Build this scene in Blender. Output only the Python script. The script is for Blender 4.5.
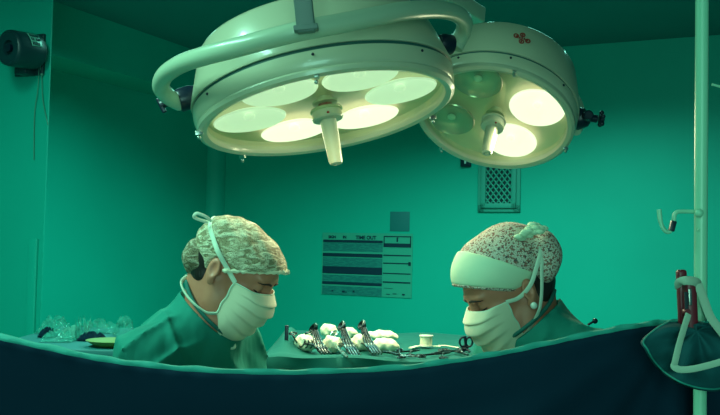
import bpy, bmesh, math, random
import numpy as np
from mathutils import Vector, Matrix
random.seed(7); rng = np.random.RandomState(5)
for o in list(bpy.data.objects): bpy.data.objects.remove(o)
sc = bpy.context.scene
COL = sc.collection

# ---------------------------------------------------------------- camera
F = 900.0; PITCH = math.radians(2.5); ROLL = math.radians(1.26)
cam_pos = np.array([0.0, 0.0, 1.5])
fwd = np.array([0, math.cos(PITCH), math.sin(PITCH)])
r0 = np.array([1.0, 0, 0]); u0 = np.cross(r0, fwd)
CR = r0*math.cos(ROLL)+u0*math.sin(ROLL)*1.0
CU = -r0*math.sin(ROLL)+u0*math.cos(ROLL)
cd = bpy.data.cameras.new('camera'); cam = bpy.data.objects.new('camera', cd); COL.objects.link(cam)
cd.lens = F/720*36; cd.sensor_width = 36; cd.clip_start = .05
cam.matrix_world = Matrix(((CR[0], CU[0], -fwd[0], 0), (CR[1], CU[1], -fwd[1], 0), (CR[2], CU[2], -fwd[2], 1.5), (0, 0, 0, 1)))
sc.camera = cam
# ---------------------------------------------------------------- light and exposure
sc.view_settings.view_transform = 'Standard'; sc.view_settings.look = 'None'
sc.view_settings.gamma = 1; sc.view_settings.exposure = 0.0; sc.view_settings.use_curve_mapping = False
w = bpy.data.worlds.new('world'); sc.world = w; w.use_nodes = True
w.node_tree.nodes['Background'].inputs[0].default_value = (.03, .30, .34, 1)
w.node_tree.nodes['Background'].inputs[1].default_value = .22
def area(name, loc, target, sx, sy, power, col, spread=180):
    l = bpy.data.lights.new(name, 'AREA'); l.shape = 'RECTANGLE'; l.size = sx; l.size_y = sy; l.energy = power; l.color = col; l.spread = math.radians(spread)
    o = bpy.data.objects.new(name, l); COL.objects.link(o); o.location = loc
    o.rotation_euler = (Vector(target)-Vector(loc)).to_track_quat('-Z', 'Y').to_euler(); return o
area('ceiling_strip_light', (-1.30, 1.7, 2.72), (-1.30, 2.0, 0), .22, 1.3, 46, (.40, 1.0, .74), 150)
area('rear_fill_strip', (-.55, -.7, 2.70), (-.55, .2, 0), .25, 1.5, 18, (.40, 1.0, .76))  # second strip, added to lift the soffit and left wall
area('front_fill_light', (-.1, -2.2, 1.4), (-.6, 3.0, .9), 1.6, 1.6, 58, (.40, 1.0, .78))  # unseen frontal fill added behind the camera to brighten partition and walls
area('wall_wash_light', (.1, 4.3, 2.74), (.1, 4.3, 0), 2.6, .5, 78, (.26, 1.0, .78), 146)  # unseen source added above the frame to wash the back wall

# ---------------------------------------------------------------- materials
def mat(name, col, rough=.6, metal=0, spec=.5, bump=None, mix=None, emit=None, alpha=1, coat=0, sheen=0, sss=0):
    m = bpy.data.materials.new(name); m.use_nodes = True; nt = m.node_tree; b = nt.nodes['Principled BSDF']
    b.inputs['Base Color'].default_value = (*col, 1); b.inputs['Roughness'].default_value = rough
    b.inputs['Metallic'].default_value = metal; b.inputs['Specular IOR Level'].default_value = spec
    b.inputs['Alpha'].default_value = alpha; b.inputs['Coat Weight'].default_value = coat; b.inputs['Sheen Weight'].default_value = sheen
    if sss: b.inputs['Subsurface Weight'].default_value = sss; b.inputs['Subsurface Radius'].default_value = (.01, .004, .002); b.inputs['Subsurface Scale'].default_value = .5
    tc = nt.nodes.new('ShaderNodeTexCoord')
    if mix:   # (scale, colour2, lo, hi, stretch)
        mp = nt.nodes.new('ShaderNodeMapping'); mp.inputs['Scale'].default_value = mix[4] if len(mix) > 4 else (1, 1, 1)
        n = nt.nodes.new('ShaderNodeTexNoise'); n.inputs['Scale'].default_value = mix[0]; n.inputs['Detail'].default_value = 4
        r = nt.nodes.new('ShaderNodeValToRGB'); r.color_ramp.elements[0].position = mix[2]; r.color_ramp.elements[1].position = mix[3]
        r.color_ramp.elements[0].color = (*col, 1); r.color_ramp.elements[1].color = (*mix[1], 1)
        nt.links.new(tc.outputs['Object'], mp.inputs[0]); nt.links.new(mp.outputs[0], n.inputs['Vector'])
        nt.links.new(n.outputs[0], r.inputs[0]); nt.links.new(r.outputs[0], b.inputs['Base Color'])
    if bump:  # (scale, strength, distance, stretch)
        mp = nt.nodes.new('ShaderNodeMapping'); mp.inputs['Scale'].default_value = bump[3] if len(bump) > 3 else (1, 1, 1)
        n = nt.nodes.new('ShaderNodeTexNoise'); n.inputs['Scale'].default_value = bump[0]; n.inputs['Detail'].default_value = 3
        bp = nt.nodes.new('ShaderNodeBump'); bp.inputs['Strength'].default_value = bump[1]; bp.inputs['Distance'].default_value = bump[2]
        nt.links.new(tc.outputs['Object'], mp.inputs[0]); nt.links.new(mp.outputs[0], n.inputs['Vector'])
        nt.links.new(n.outputs[0], bp.inputs['Height']); nt.links.new(bp.outputs[0], b.inputs['Normal'])
    if emit: b.inputs['Emission Color'].default_value = (*emit[0], 1); b.inputs['Emission Strength'].default_value = emit[1]
    return m
M = {}
M['wall'] = mat('teal_wall_paint', (.003, .41, .315), .55, spec=.3, bump=(3, .05, .02), mix=(1.3, (.003, .37, .285), .35, .7))
M['ceiling'] = mat('teal_ceiling_paint', (.008, .20, .19), .8)
M['floor'] = mat('floor_vinyl', (.02, .16, .13), .5, bump=(8, .05, .01))
M['enamel'] = mat('cream_enamel', (.52, .52, .37), .28, spec=.5, coat=.3)
M['enamel_in'] = mat('cream_inner_enamel', (.64, .58, .38), .35)
M['tube'] = mat('painted_tube', (.45, .55, .40), .30, coat=.2)
M['groove'] = mat('dark_seal', (.02, .10, .09), .5)
M['grey'] = mat('grey_painted_steel', (.13, .19, .17), .5)
M['black'] = mat('black_plastic', (.004, .012, .028), .35)
M['steel'] = mat('steel', (.45, .5, .45), .3, 1)
M['darksteel'] = mat('dark_instrument_steel', (.03, .045, .05), .35, .9, mix=(90, (.25, .3, .27), .52, .66))
M['red'] = mat('dark_red_plastic', (.14, .008, .018), .4)
M['redprint'] = mat('red_print', (.30, .02, .01), .5)
M['bulb'] = mat('lit_reflector', (.25, .25, .18), .4, emit=((1.0, 1.0, .80), 1.3))
M['bulbdim'] = mat('softly_lit_reflector', (.3, .33, .22), .35, emit=((.74, 1.0, .72), .82))
M['mirror'] = mat('unlit_reflector', (.62, .50, .40), .2, .45)
M['skin'] = mat('skin', (.56, .215, .13), .48, sss=.05, bump=(160, .05, .002), mix=(25, (.50, .17, .10), .4, .75))
M['brow'] = mat('brow_hair', (.012, .008, .008), .7)
M['hair'] = mat('dark_hair', (.018, .012, .010), .45, bump=(140, .6, .004, (1, 1, .2)))
M['mask'] = mat('mask_fabric', (.72, .70, .50), .8, bump=(300, .12, .002), sheen=.2)
M['strap'] = mat('mask_tie', (.62, .74, .58), .8)
M['scrub'] = mat('green_scrub_cloth', (.012, .23, .175), .85, spec=.2, bump=(9, .55, .04, (1, 1, .45)), mix=(6, (.011, .19, .145), .4, .65))
M['hem'] = mat('scrub_hem', (.006, .13, .105), .85)
M['drape'] = mat('shaded_drape_cloth', (.0008, .0170, .034), .9, spec=.12, bump=(3, .35, .03, (1, 1, .3)))  # dark teal cloth; the shade on its front is painted in as navy
M['drapelit'] = mat('drape_lit_edge', (.010, .26, .21), .85, bump=(60, .3, .005))  # same cloth, painted paler for the lamp light on the turned edge
M['flap'] = mat('teal_drape_corner', (.006, .075, .085), .85, spec=.2, bump=(22, .35, .01))
M['tablecloth'] = mat('green_table_cloth', (.0008, .105, .086), .85, spec=.25, bump=(5, .5, .03))
M['gauze'] = mat('gauze', (.78, .80, .58), .95, bump=(120, .5, .004))
M['bandage'] = mat('bandage', (.36, .50, .38), .9, bump=(200, .3, .002))
M['glove'] = mat('latex_glove', (.65, .62, .45), .45)
M['pole'] = mat('pole_paint', (.26, .62, .42), .35)
M['plate'] = mat('vent_paint', (.035, .30, .235), .5)
M['ventdark'] = mat('vent_dark', (.002, .02, .03), .7)
M['poster'] = mat('poster_paper', (.045, .34, .25), .5)
M['postershade'] = mat('poster_tinted_rows', (.012, .15, .145), .5, mix=(30, (.02, .21, .185), .45, .6, (1, 1, 5)))
M['ink'] = mat('poster_ink', (.001, .018, .045), .5)
M['card'] = mat('card', (.012, .16, .165), .6)
M['drum'] = mat('drum_paint', (.004, .035, .045), .4)
M['label'] = mat('plate_label', (.12, .40, .32), .5)
M['yellow'] = mat('yellow_green_plastic', (.16, .26, .06), .5)
M['plastic'] = mat('clear_crinkled_plastic', (.06, .50, .40), .10, bump=(45, 1, .03), alpha=.38)
M['paperwrap'] = mat('wrap_paper', (.06, .34, .27), .7, bump=(30, .6, .01))
M['cable'] = mat('cable', (.06, .25, .18), .5)
M['pearl'] = mat('pearl', (.75, .8, .7), .2)
M['clog'] = mat('clog_rubber', (.05, .2, .16), .5)
def nodecap(name='net_cap', k=1.0):
    # mesh bouffant: net of pale threads over dark hair
    m = mat(name, (.3, .3, .2), .8); nt = m.node_tree; b = nt.nodes['Principled BSDF']; tc = nt.nodes['Texture Coordinate']
    v = nt.nodes.new('ShaderNodeTexVoronoi'); v.feature = 'DISTANCE_TO_EDGE'; v.inputs['Scale'].default_value = 230
    n = nt.nodes.new('ShaderNodeTexNoise'); n.inputs['Scale'].default_value = 44; n.inputs['Detail'].default_value = 5; n.inputs['Distortion'].default_value = 1.5
    mp = nt.nodes.new('ShaderNodeMapping'); mp.inputs['Scale'].default_value = (.7, .7, 1.8); mp.inputs['Rotation'].default_value = (0, .5, 0)
    nt.links.new(tc.outputs['Object'], v.inputs['Vector']); nt.links.new(tc.outputs['Object'], mp.inputs[0]); nt.links.new(mp.outputs[0], n.inputs['Vector'])
    r1 = nt.nodes.new('ShaderNodeValToRGB'); r1.color_ramp.elements[0].position = .05; r1.color_ramp.elements[1].position = .35
    r1.color_ramp.elements[0].color = (.72*(.35+.65*k), .68*(.35+.65*k), .48*(.35+.65*k), 1); r1.color_ramp.elements[1].color = (.36*k, .30*k, .20*k, 1)
    r2 = nt.nodes.new('ShaderNodeValToRGB'); r2.color_ramp.elements[0].position = .42; r2.color_ramp.elements[1].position = .60
    r2.color_ramp.elements[0].color = (.40, .36, .28, 1); r2.color_ramp.elements[1].color = (1, 1, 1, 1)
    mx = nt.nodes.new('ShaderNodeMixRGB'); mx.blend_type = 'MULTIPLY'; mx.inputs[0].default_value = 1
    nt.links.new(v.outputs['Distance'], r1.inputs[0]); nt.links.new(n.outputs[0], r2.inputs[0])
    nt.links.new(r1.outputs[0], mx.inputs[1]); nt.links.new(r2.outputs[0], mx.inputs[2]); nt.links.new(mx.outputs[0], b.inputs['Base Color'])
    bp = nt.nodes.new('ShaderNodeBump'); bp.inputs['Strength'].default_value = .7; bp.inputs['Distance'].default_value = .008
    nt.links.new(n.outputs[0], bp.inputs['Height']); nt.links.new(bp.outputs[0], b.inputs['Normal'])
    return m
M['netcap'] = nodecap(); M['netcap_dark'] = nodecap('net_cap_over_hair', .42)
def nodeprint():
    m = mat('floral_print_cloth', (.5, .5, .4), .85); nt = m.node_tree; b = nt.nodes['Principled BSDF']; tc = nt.nodes['Texture Coordinate']
    v = nt.nodes.new('ShaderNodeTexVoronoi'); v.inputs['Scale'].default_value = 290
    v2 = nt.nodes.new('ShaderNodeTexVoronoi'); v2.feature = 'DISTANCE_TO_EDGE'; v2.inputs['Scale'].default_value = 290
    nt.links.new(tc.outputs['Object'], v.inputs['Vector']); nt.links.new(tc.outputs['Object'], v2.inputs['Vector'])
    s = nt.nodes.new('ShaderNodeSeparateColor'); nt.links.new(v.outputs['Color'], s.inputs[0])
    r = nt.nodes.new('ShaderNodeValToRGB'); r.color_ramp.interpolation = 'CONSTANT'; e = r.color_ramp.elements
    e[0].position = 0; e[0].color = (.66, .60, .50, 1); e[1].position = .58; e[1].color = (.30, .12, .10, 1)
    for p, c in ((.70, (.66, .62, .52, 1)), (.84, (.11, .09, .09, 1)), (.89, (.35, .16, .11, 1))): q = e.new(p); q.color = c
    nt.links.new(s.outputs[0], r.inputs[0])
    r2 = nt.nodes.new('ShaderNodeValToRGB'); r2.color_ramp.elements[0].position = .02; r2.color_ramp.elements[1].position = .12
    r2.color_ramp.elements[0].color = (.28, .22, .17, 1)
    mx = nt.nodes.new('ShaderNodeMixRGB'); mx.blend_type = 'MULTIPLY'; mx.inputs[0].default_value = .8
    nt.links.new(v2.outputs['Distance'], r2.inputs[0]); nt.links.new(r.outputs[0], mx.inputs[1]); nt.links.new(r2.outputs[0], mx.inputs[2])
    nt.links.new(mx.outputs[0], b.inputs['Base Color']); return m
M['print'] = nodeprint()
M['capband'] = mat('cap_band_cloth', (.58, .74, .52), .85, bump=(18, .25, .006))
def glassmat():
    m = bpy.data.materials.new('lamp_cover_glass'); m.use_nodes = True; nt = m.node_tree; nt.nodes.clear()
    out = nt.nodes.new('ShaderNodeOutputMaterial'); t = nt.nodes.new('ShaderNodeBsdfTransparent'); g = nt.nodes.new('ShaderNodeBsdfGlossy')
    g.inputs['Roughness'].default_value = .08; t.inputs[0].default_value = (.93, 1, .9, 1)
    mx = nt.nodes.new('ShaderNodeMixShader'); mx.inputs[0].default_value = .08
    nt.links.new(t.outputs[0], mx.inputs[1]); nt.links.new(g.outputs[0], mx.inputs[2]); nt.links.new(mx.outputs[0], out.inputs[0]); return m
M['glass'] = glassmat()

# ---------------------------------------------------------------- helpers
def A(*v): return np.array(v, float)
def P(x, y, d): return cam_pos + d*(fwd + CR*(x-360)/F - CU*(y-207.5)/F)
def nrm(v): v = np.asarray(v, float); return v/np.linalg.norm(v)
def wl(o):
    v = np.zeros(3)
    while o: v = v+np.array(o.location); o = o.parent
    return v
def tag(o, label=None, cat=None, group=None, kind=None):
    if label: o['label'] = label
    if cat: o['category'] = cat
    if group: o['group'] = group
    if kind: o['kind'] = kind
    return o
def empty(name, loc, label, cat, group=None):
    o = bpy.data.objects.new(name, None); o.empty_display_size = .05; COL.objects.link(o); o.location = Vector(loc); return tag(o, label, cat, group)
def mk(name, V, Fc, m, parent=None, origin=None, smooth=True, label=None):
    V = np.asarray(V, float)
    if origin is None: origin = wl(parent) if parent else np.zeros(3)
    me = bpy.data.meshes.new(name); me.from_pydata((V-np.asarray(origin)).tolist(), [], [tuple(int(i) for i in f) for f in Fc]); me.update()
    bm = bmesh.new(); bm.from_mesh(me); bmesh.ops.recalc_face_normals(bm, faces=bm.faces); bm.to_mesh(me); bm.free()
    if smooth:
        for p in me.polygons: p.use_smooth = True
        try: me.set_sharp_from_angle(angle=math.radians(40))
        except Exception: pass
    me.materials.append(M[m] if isinstance(m, str) else m)
    o = bpy.data.objects.new(name, me); COL.objects.link(o)
    if parent: o.parent = parent; o.location = Vector(np.asarray(origin)-wl(parent))
    else: o.location = Vector(origin)
    if label: o['label'] = label
    return o
class MB:
    def __init__(s): s.V = []; s.F = []
    def add(s, V, Fc):
        n = len(s.V); s.V += [tuple(v) for v in V]; s.F += [tuple(i+n for i in f) for f in Fc]; return s
    def box(s, c, ax, h):   # centre, 3 axes, half sizes
        c = np.asarray(c, float); V = []
        for k in range(8): V.append(c+sum(ax[i]*h[i]*(1 if k >> i & 1 else -1) for i in range(3)))
        return s.add(V, [(0, 1, 3, 2), (4, 6, 7, 5), (0, 4, 5, 1), (2, 3, 7, 6), (0, 2, 6, 4), (1, 5, 7, 3)])
    def bbox(s, c, ax, h, b):  # bevelled box
        bm = bmesh.new(); bmesh.ops.create_cube(bm, size=2)
        for v in bm.verts: v.co = Vector((v.co.x*h[0], v.co.y*h[1], v.co.z*h[2]))
        bmesh.ops.bevel(bm, geom=list(bm.edges), offset=b, segments=3, affect='EDGES', profile=.5)
        V = [np.asarray(c)+ax[0]*v.co.x+ax[1]*v.co.y+ax[2]*v.co.z for v in bm.verts]
        Fc = [tuple(v.index for v in f.verts) for f in bm.faces]; bm.free(); return s.add(V, Fc)
    def tube(s, pts, rad, n=12, flat=None, cap=True, hint=None):
        pts = [np.asarray(p, float) for p in pts]; N = len(pts)
        rad = [rad]*N if np.isscalar(rad) else rad
        T = [nrm(pts[min(i+1, N-1)]-pts[max(i-1, 0)]) for i in range(N)]
        a = np.cross(T[0], A(0, 0, 1))
        if np.linalg.norm(a) < .2: a = np.cross(T[0], A(1, 0, 0))
        a = nrm(a); V = []
        for i in range(N):
            if hint is not None:
                hn = hint(pts[i]) if callable(hint) else hint
                b = hn-T[i]*(hn@T[i]); b = nrm(b); a = np.cross(b, T[i])
            else: a = nrm(a-T[i]*(a@T[i])); b = np.cross(T[i], a)
            fl = flat if flat else 1
            for k in range(n):
                t = 2*math.pi*k/n; V.append(pts[i]+rad[i]*(a*math.cos(t)+b*math.sin(t)*fl))
        Fc = [(i*n+k, i*n+(k+1) % n, (i+1)*n+(k+1) % n, (i+1)*n+k) for i in range(N-1) for k in range(n)]
        if cap: Fc += [tuple(range(n))[::-1], tuple((N-1)*n+k for k in range(n))]
        return s.add(V, Fc)
    def lathe(s, c, ax, prof, n=64, close=False):   # ax = (a, b, up); prof = [(r, h)]
        V = []; K = len(prof)
        for k in range(n):
            t = 2*math.pi*k/n; e = ax[0]*math.cos(t)+ax[1]*math.sin(t)
            for r, h in prof: V.append(np.asarray(c)+e*max(r, 1e-4)+ax[2]*h)
        R_ = K if close else K-1
        Fc = [(k*K+i, k*K+(i+1) % K, ((k+1) % n)*K+(i+1) % K, ((k+1) % n)*K+i) for k in range(n) for i in range(R_)]
        return s.add(V, Fc)
    def sphere(s, c, r, n=12, ax=None):
        ax = ax or XYZ; r = A(r, r, r) if np.isscalar(r) else r
        V = []; Fc = []
        for i in range(n+1):
            p = math.pi*i/n
            for k in range(2*n):
                t = math.pi*k/n; q = (max(math.sin(p), 1e-3)*math.cos(t), max(math.sin(p), 1e-3)*math.sin(t), math.cos(p))
                V.append(np.asarray(c)+sum(ax[j]*r[j]*q[j] for j in range(3)))
        for i in range(n):
            for k in range(2*n): Fc.append((i*2*n+k, i*2*n+(k+1) % (2*n), (i+1)*2*n+(k+1) % (2*n), (i+1)*2*n+k))
        return s.add(V, Fc)
    def prism(s, poly, d):   # list of 3d pts, offset vector
        n = len(poly); V = [np.asarray(p) for p in poly]+[np.asarray(p)+d for p in poly]
        return s.add(V, [tuple(range(n)), tuple(range(2*n-1, n-1, -1))]+[(i, (i+1) % n, n+(i+1) % n, n+i) for i in range(n)])
    def mk(s, name, m, parent=None, **k): return mk(name, s.V, s.F, m, parent, **k)
XYZ = [A(1, 0, 0), A(0, 1, 0), A(0, 0, 1)]
def smooth_pts(pts, n=8):
    pts = [np.asarray(p, float) for p in pts]; Q = [2*pts[0]-pts[1]]+pts+[2*pts[-1]-pts[-2]]; out = []
    for i in range(1, len(Q)-2):
        for j in range(n):
            t = j/n; out.append(.5*((2*Q[i])+(-Q[i-1]+Q[i+1])*t+(2*Q[i-1]-5*Q[i]+4*Q[i+1]-Q[i+2])*t*t+(-Q[i-1]+3*Q[i]-3*Q[i+1]+Q[i+2])*t**3))
    out.append(pts[-1]); return out
def frame(n):  # orthonormal a, b, with up = n
    n = nrm(n); a = nrm(np.cross(n, A(0, 1, .01))); return [a, np.cross(n, a), n]
def copy_tree(o, loc=None, rot=None, label=None, group=None, parent=None):
    c = o.copy(); COL.objects.link(c); c.parent = parent
    if loc is not None: c.location = Vector(loc)
    if rot is not None: c.rotation_euler = rot
    if label: c['label'] = label
    if group: c['group'] = group
    for ch in list(o.children): copy_tree(ch, parent=c)
    return c
# ---- implicit surfaces
def axis_grid(lo, hi, flo, fhi, fine, coarse):
    g = [];x = lo
    while x < hi:
        g.append(x); d = 0 if flo <= x <= fhi else min(abs(x-flo), abs(x-fhi)); x += min(coarse, fine+d*.12)
    g.append(hi); return np.array(g)
class SDF:
    def __init__(s, gx, gy, gz):
        s.g = (gx, gy, gz); s.D = np.full((len(gx), len(gy), len(gz)), .3, np.float32)
    def _sub(s, lo, hi):
        sl = tuple(slice(max(0, np.searchsorted(g, a)-1), np.searchsorted(g, b)+1) for g, a, b in zip(s.g, lo, hi))
        X = np.meshgrid(*(g[q] for g, q in zip(s.g, sl)), indexing='ij'); return sl, X
    def _apply(s, sl, d, k, op):
        if d.size == 0: return
        a = s.D[sl]
        if op == '-':
            d = -d; h = np.maximum(k-np.abs(a-d), 0)/max(k, 1e-9); s.D[sl] = np.maximum(a, d)+h*h*k/4
        else:
            h = np.maximum(k-np.abs(a-d), 0)/max(k, 1e-9); s.D[sl] = np.minimum(a, d)-h*h*k/4
    def ell(s, c, r, ax=None, k=.01, op='+'):
        c = np.asarray(c, float); r = np.asarray(r, float); ax = ax or XYZ; m = r.max()+k*1.5+.02
        sl, X = s._sub(c-m, c+m)
        q = [sum((X[j]-c[j])*ax[i][j] for j in range(3)) for i in range(3)]
        k0 = np.sqrt(sum((q[i]/r[i])**2 for i in range(3))); k1 = np.sqrt(sum((q[i]/r[i]**2)**2 for i in range(3)))
        s._apply(sl, k0*(k0-1)/np.maximum(k1, 1e-6), k, op); return s
    def cap(s, p, q, r1, r2, k=.01, op='+'):
        p = np.asarray(p, float); q = np.asarray(q, float); m = max(r1, r2)+k*1.5+.02
        sl, X = s._sub(np.minimum(p, q)-m, np.maximum(p, q)+m)
        d = q-p; L = d@d; t = np.clip(sum((X[j]-p[j])*d[j] for j in range(3))/L, 0, 1)
        dist = np.sqrt(sum((X[j]-p[j]-t*d[j])**2 for j in range(3)))
        s._apply(sl, dist-(r1+(r2-r1)*t), k, op); return s
    def cut(s, p, n, k=.004):     # remove everything on the +n side of the plane
        n = nrm(n); X = np.meshgrid(*s.g, indexing='ij'); d = sum((X[j]-p[j])*n[j] for j in range(3))
        h = np.maximum(k-np.abs(s.D-d), 0)/k; s.D = np.maximum(s.D, d)+h*h*k/4; return s
    def wave(s, fn):
        X = np.meshgrid(*s.g, indexing='ij'); s.D = s.D+fn(*X); return s
    def mesh(s):
        D = s.D.astype(np.float32); D[0] = D[-1] = .1; D[:, 0] = D[:, -1] = .1; D[:, :, 0] = D[:, :, -1] = .1
        S = D < 0; nx, ny, nz = D.shape
        C = np.zeros((nx-1, ny-1, nz-1), np.int8)
        for i in (0, 1):
            for j in (0, 1):
                for k in (0, 1): C += S[i:nx-1+i, j:ny-1+j, k:nz-1+k]
        act = np.argwhere((C > 0) & (C < 8)); idx = np.full(C.shape, -1, np.int32); idx[tuple(act.T)] = np.arange(len(act))
        acc = np.zeros((len(act), 3)); cnt = np.zeros(len(act)); G = s.g
        cor = [(i, j, k) for i in (0, 1) for j in (0, 1) for k in (0, 1)]
        for a in cor:
            for ax in range(3):
                if a[ax]: continue
                b = list(a); b[ax] = 1
                ia = act+a; ib = act+b; da = D[tuple(ia.T)]; db = D[tuple(ib.T)]
                m = (da < 0) != (db < 0); t = np.where(m, da/np.where(m, da-db, 1), 0)
                pa = np.stack([G[q][ia[:, q]] for q in range(3)], 1); pb = np.stack([G[q][ib[:, q]] for q in range(3)], 1)
                acc += np.where(m[:, None], pa+(pb-pa)*t[:, None], 0); cnt += m
        V = acc/cnt[:, None]; Fc = []
        for ax in range(3):
            o = [q for q in range(3) if q != ax]
            sl0 = [slice(None)]*3; sl1 = [slice(None)]*3; sl0[ax] = slice(0, -1); sl1[ax] = slice(1, None)
            E = np.argwhere(S[tuple(sl0)] != S[tuple(sl1)])
            E = E[(E[:, o[0]] > 0) & (E[:, o[1]] > 0) & (E[:, o[0]] < D.shape[o[0]]-1) & (E[:, o[1]] < D.shape[o[1]]-1)]
            q = []
            for da, db in ((1, 1), (0, 1), (0, 0), (1, 0)):
                e = E.copy(); e[:, o[0]] -= da; e[:, o[1]] -= db; q.append(idx[tuple(e.T)])
            q = np.stack(q, 1); q = q[(q >= 0).all(1)]; Fc.append(q)
        Fc = np.concatenate(Fc)
        # one light smoothing pass
        for _ in range(2):
            sm = np.zeros_like(V); cn = np.zeros(len(V))
            for a in range(4):
                b = (a+1) % 4
                np.add.at(sm, Fc[:, a], V[Fc[:, b]]); np.add.at(cn, Fc[:, a], 1); np.add.at(sm, Fc[:, b], V[Fc[:, a]]); np.add.at(cn, Fc[:, b], 1)
            V = V*.5+.5*sm/np.maximum(cn, 1)[:, None]
        return V, Fc
    def mk(s, name, m, parent=None, **k):
        V, Fc = s.mesh(); o = mk(name, V, Fc, m, parent, **k)
        for p in o.data.polygons: p.use_smooth = True
        return o
def box_sdf(c, ext, res):
    return SDF(*(np.arange(c[i]-ext[i], c[i]+ext[i]+res, res) for i in range(3)))

# ---------------------------------------------------------------- the room
TH = .443; CX, CY, ZC = -1.091, 6.696, 2.78; SW, SZ = .303, 2.49
wn = A(math.cos(TH), -math.sin(TH), 0)        # along the back wall to the right
wm = A(-math.sin(TH), -math.cos(TH), 0)       # along the left wall towards the camera
UP = A(0, 0, 1); C0 = A(CX, CY, 0)
def struct(o): return tag(o, kind='structure')
def wallslab(name, p, d, L, h, nout, th=.12, m='wall'):
    return struct(MB().box(p+d*L/2+UP*h/2+nout*th/2, [d, nout, UP], (L/2, th/2, h/2)).mk(name, m, smooth=False))
wallslab('wall_back', C0-wn*.12, wn, 7.2, ZC, -wm)
wallslab('wall_left', C0, wm, 9.2, ZC, -wn)
struct(MB().box(C0+wn*3.4+wm*4.4-UP*.05, [wn, wm, UP], (3.7, 4.8, .05)).mk('floor', 'floor', smooth=False))
struct(MB().box(C0+wn*3.4+wm*4.4+UP*(ZC+.05), [wn, wm, UP], (3.7, 4.8, .05)).mk('ceiling', 'ceiling', smooth=False))
struct(MB().box(C0+wn*SW/2+wm*4.0+UP*(SZ+ZC)/2, [wn, wm, UP], (SW/2, 4.0, (ZC-SZ)/2)).mk('trim_1', 'wall', smooth=False))
struct(MB().lathe(C0+wn*.0+wm*.0, [wn, wm, UP], [(.10, 0), (.10, SZ)], 32).mk('trim_2', 'wall'))
# near partition on the left, edge at px 50..40
pe = P(50, 60, 3.6); pe[2] = 0
pd = nrm(A(-math.cos(TH), math.sin(TH), 0))
struct(MB().box(pe+pd*.8+UP*ZC/2-wm*.003, [pd, -wm, UP], (.8, .003, ZC/2)).mk('wall_side', 'wall', smooth=False))
pb = pe+pd*.045+wm*.006
struct(MB().bbox(A(pb[0], pb[1], .75), [pd, wm, UP], (.022, .006, .755), .003).mk('trim_3', 'wall'))
def hit(x, y, p0, n):
    d = P(x, y, 1)-cam_pos; return cam_pos+d*(((p0-cam_pos)@n)/(d@n))
def onback(x, y, off=0): return hit(x, y, C0+wm*off, wm)

# ---- vent on the back wall
v0 = onback(479, 212); v1 = onback(519.5, 212); vt = onback(479, 160)
vc = (v0+v1)/2; vw = np.linalg.norm((v1-v0)[:2]); vh = vt[2]-v0[2]
base = A(vc[0], vc[1], v0[2])
t = empty('air_vent', base, 'pale framed air vent with diamond lattice high on the back wall', 'vent')
mb = MB()
def fr(mb, c, w, h, b, d0, d1):   # picture frame on wall; c bottom centre
    for sx in (-1, 1): mb.bbox(c+wn*sx*(w/2-b/2)+UP*h/2+wm*(d0+d1)/2, [wn, wm, UP], (b/2, (d1-d0)/2, h/2), .002)
    for z in (b/2, h-b/2): mb.bbox(c+UP*z+wm*(d0+d1)/2, [wn, wm, UP], (w/2, (d1-d0)/2, b/2), .002)
fr(mb, base, vw*1.04, vh+.01, .045, 0, .014); mb.mk('outer_frame', 'plate', t)
mb = MB(); fr(mb, base+UP*.025, vw*.86, vh-.04, .03, .012, .028); mb.mk('inner_frame', 'plate', t)
gw = vw*.68; gh = vh-.09; g0 = base+UP*.05
MB().box(g0+UP*gh/2+wm*.004, [wn, wm, UP], (gw/2, .003, gh/2)).mk('duct_opening', 'ventdark', t, smooth=False)
mb = MB(); cw = gw/5.0; chh = cw*1.25
nr = int(gh/chh)
for sgn in (1, -1):
    for i in range(-nr*2, 9+nr*2):
        # diagonal strips clipped to the opening
        pts = []
        for s_ in np.linspace(0, 1, 60):
            z = s_*gh; x = -gw/2+i*cw+sgn*z*cw/chh
            if -gw/2 <= x <= gw/2: pts.append((x, z))
        if len(pts) > 2:
            a, b = pts[0], pts[-1]; p = g0+wn*a[0]+UP*a[1]+wm*.012; q = g0+wn*b[0]+UP*b[1]+wm*.012
            mb.tube([p, q], .0052, 6)
mb.mk('lattice', 'plate', t)
# ---- small switch box beside the vent
p = onback(466.5, 162); q = onback(462, 162)
t = empty('wall_switch', p-UP*.03, 'small dark square switch box left of the air vent', 'switch')
MB().bbox(p+wm*.012, [wn, wm, UP], (.034, .012, .032), .004).mk('box', 'black', t)
MB().bbox(p+wm*.027-UP*.004, [wn, wm, UP], (.006, .004, .010), .002).mk('toggle', 'pearl', t)

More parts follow.
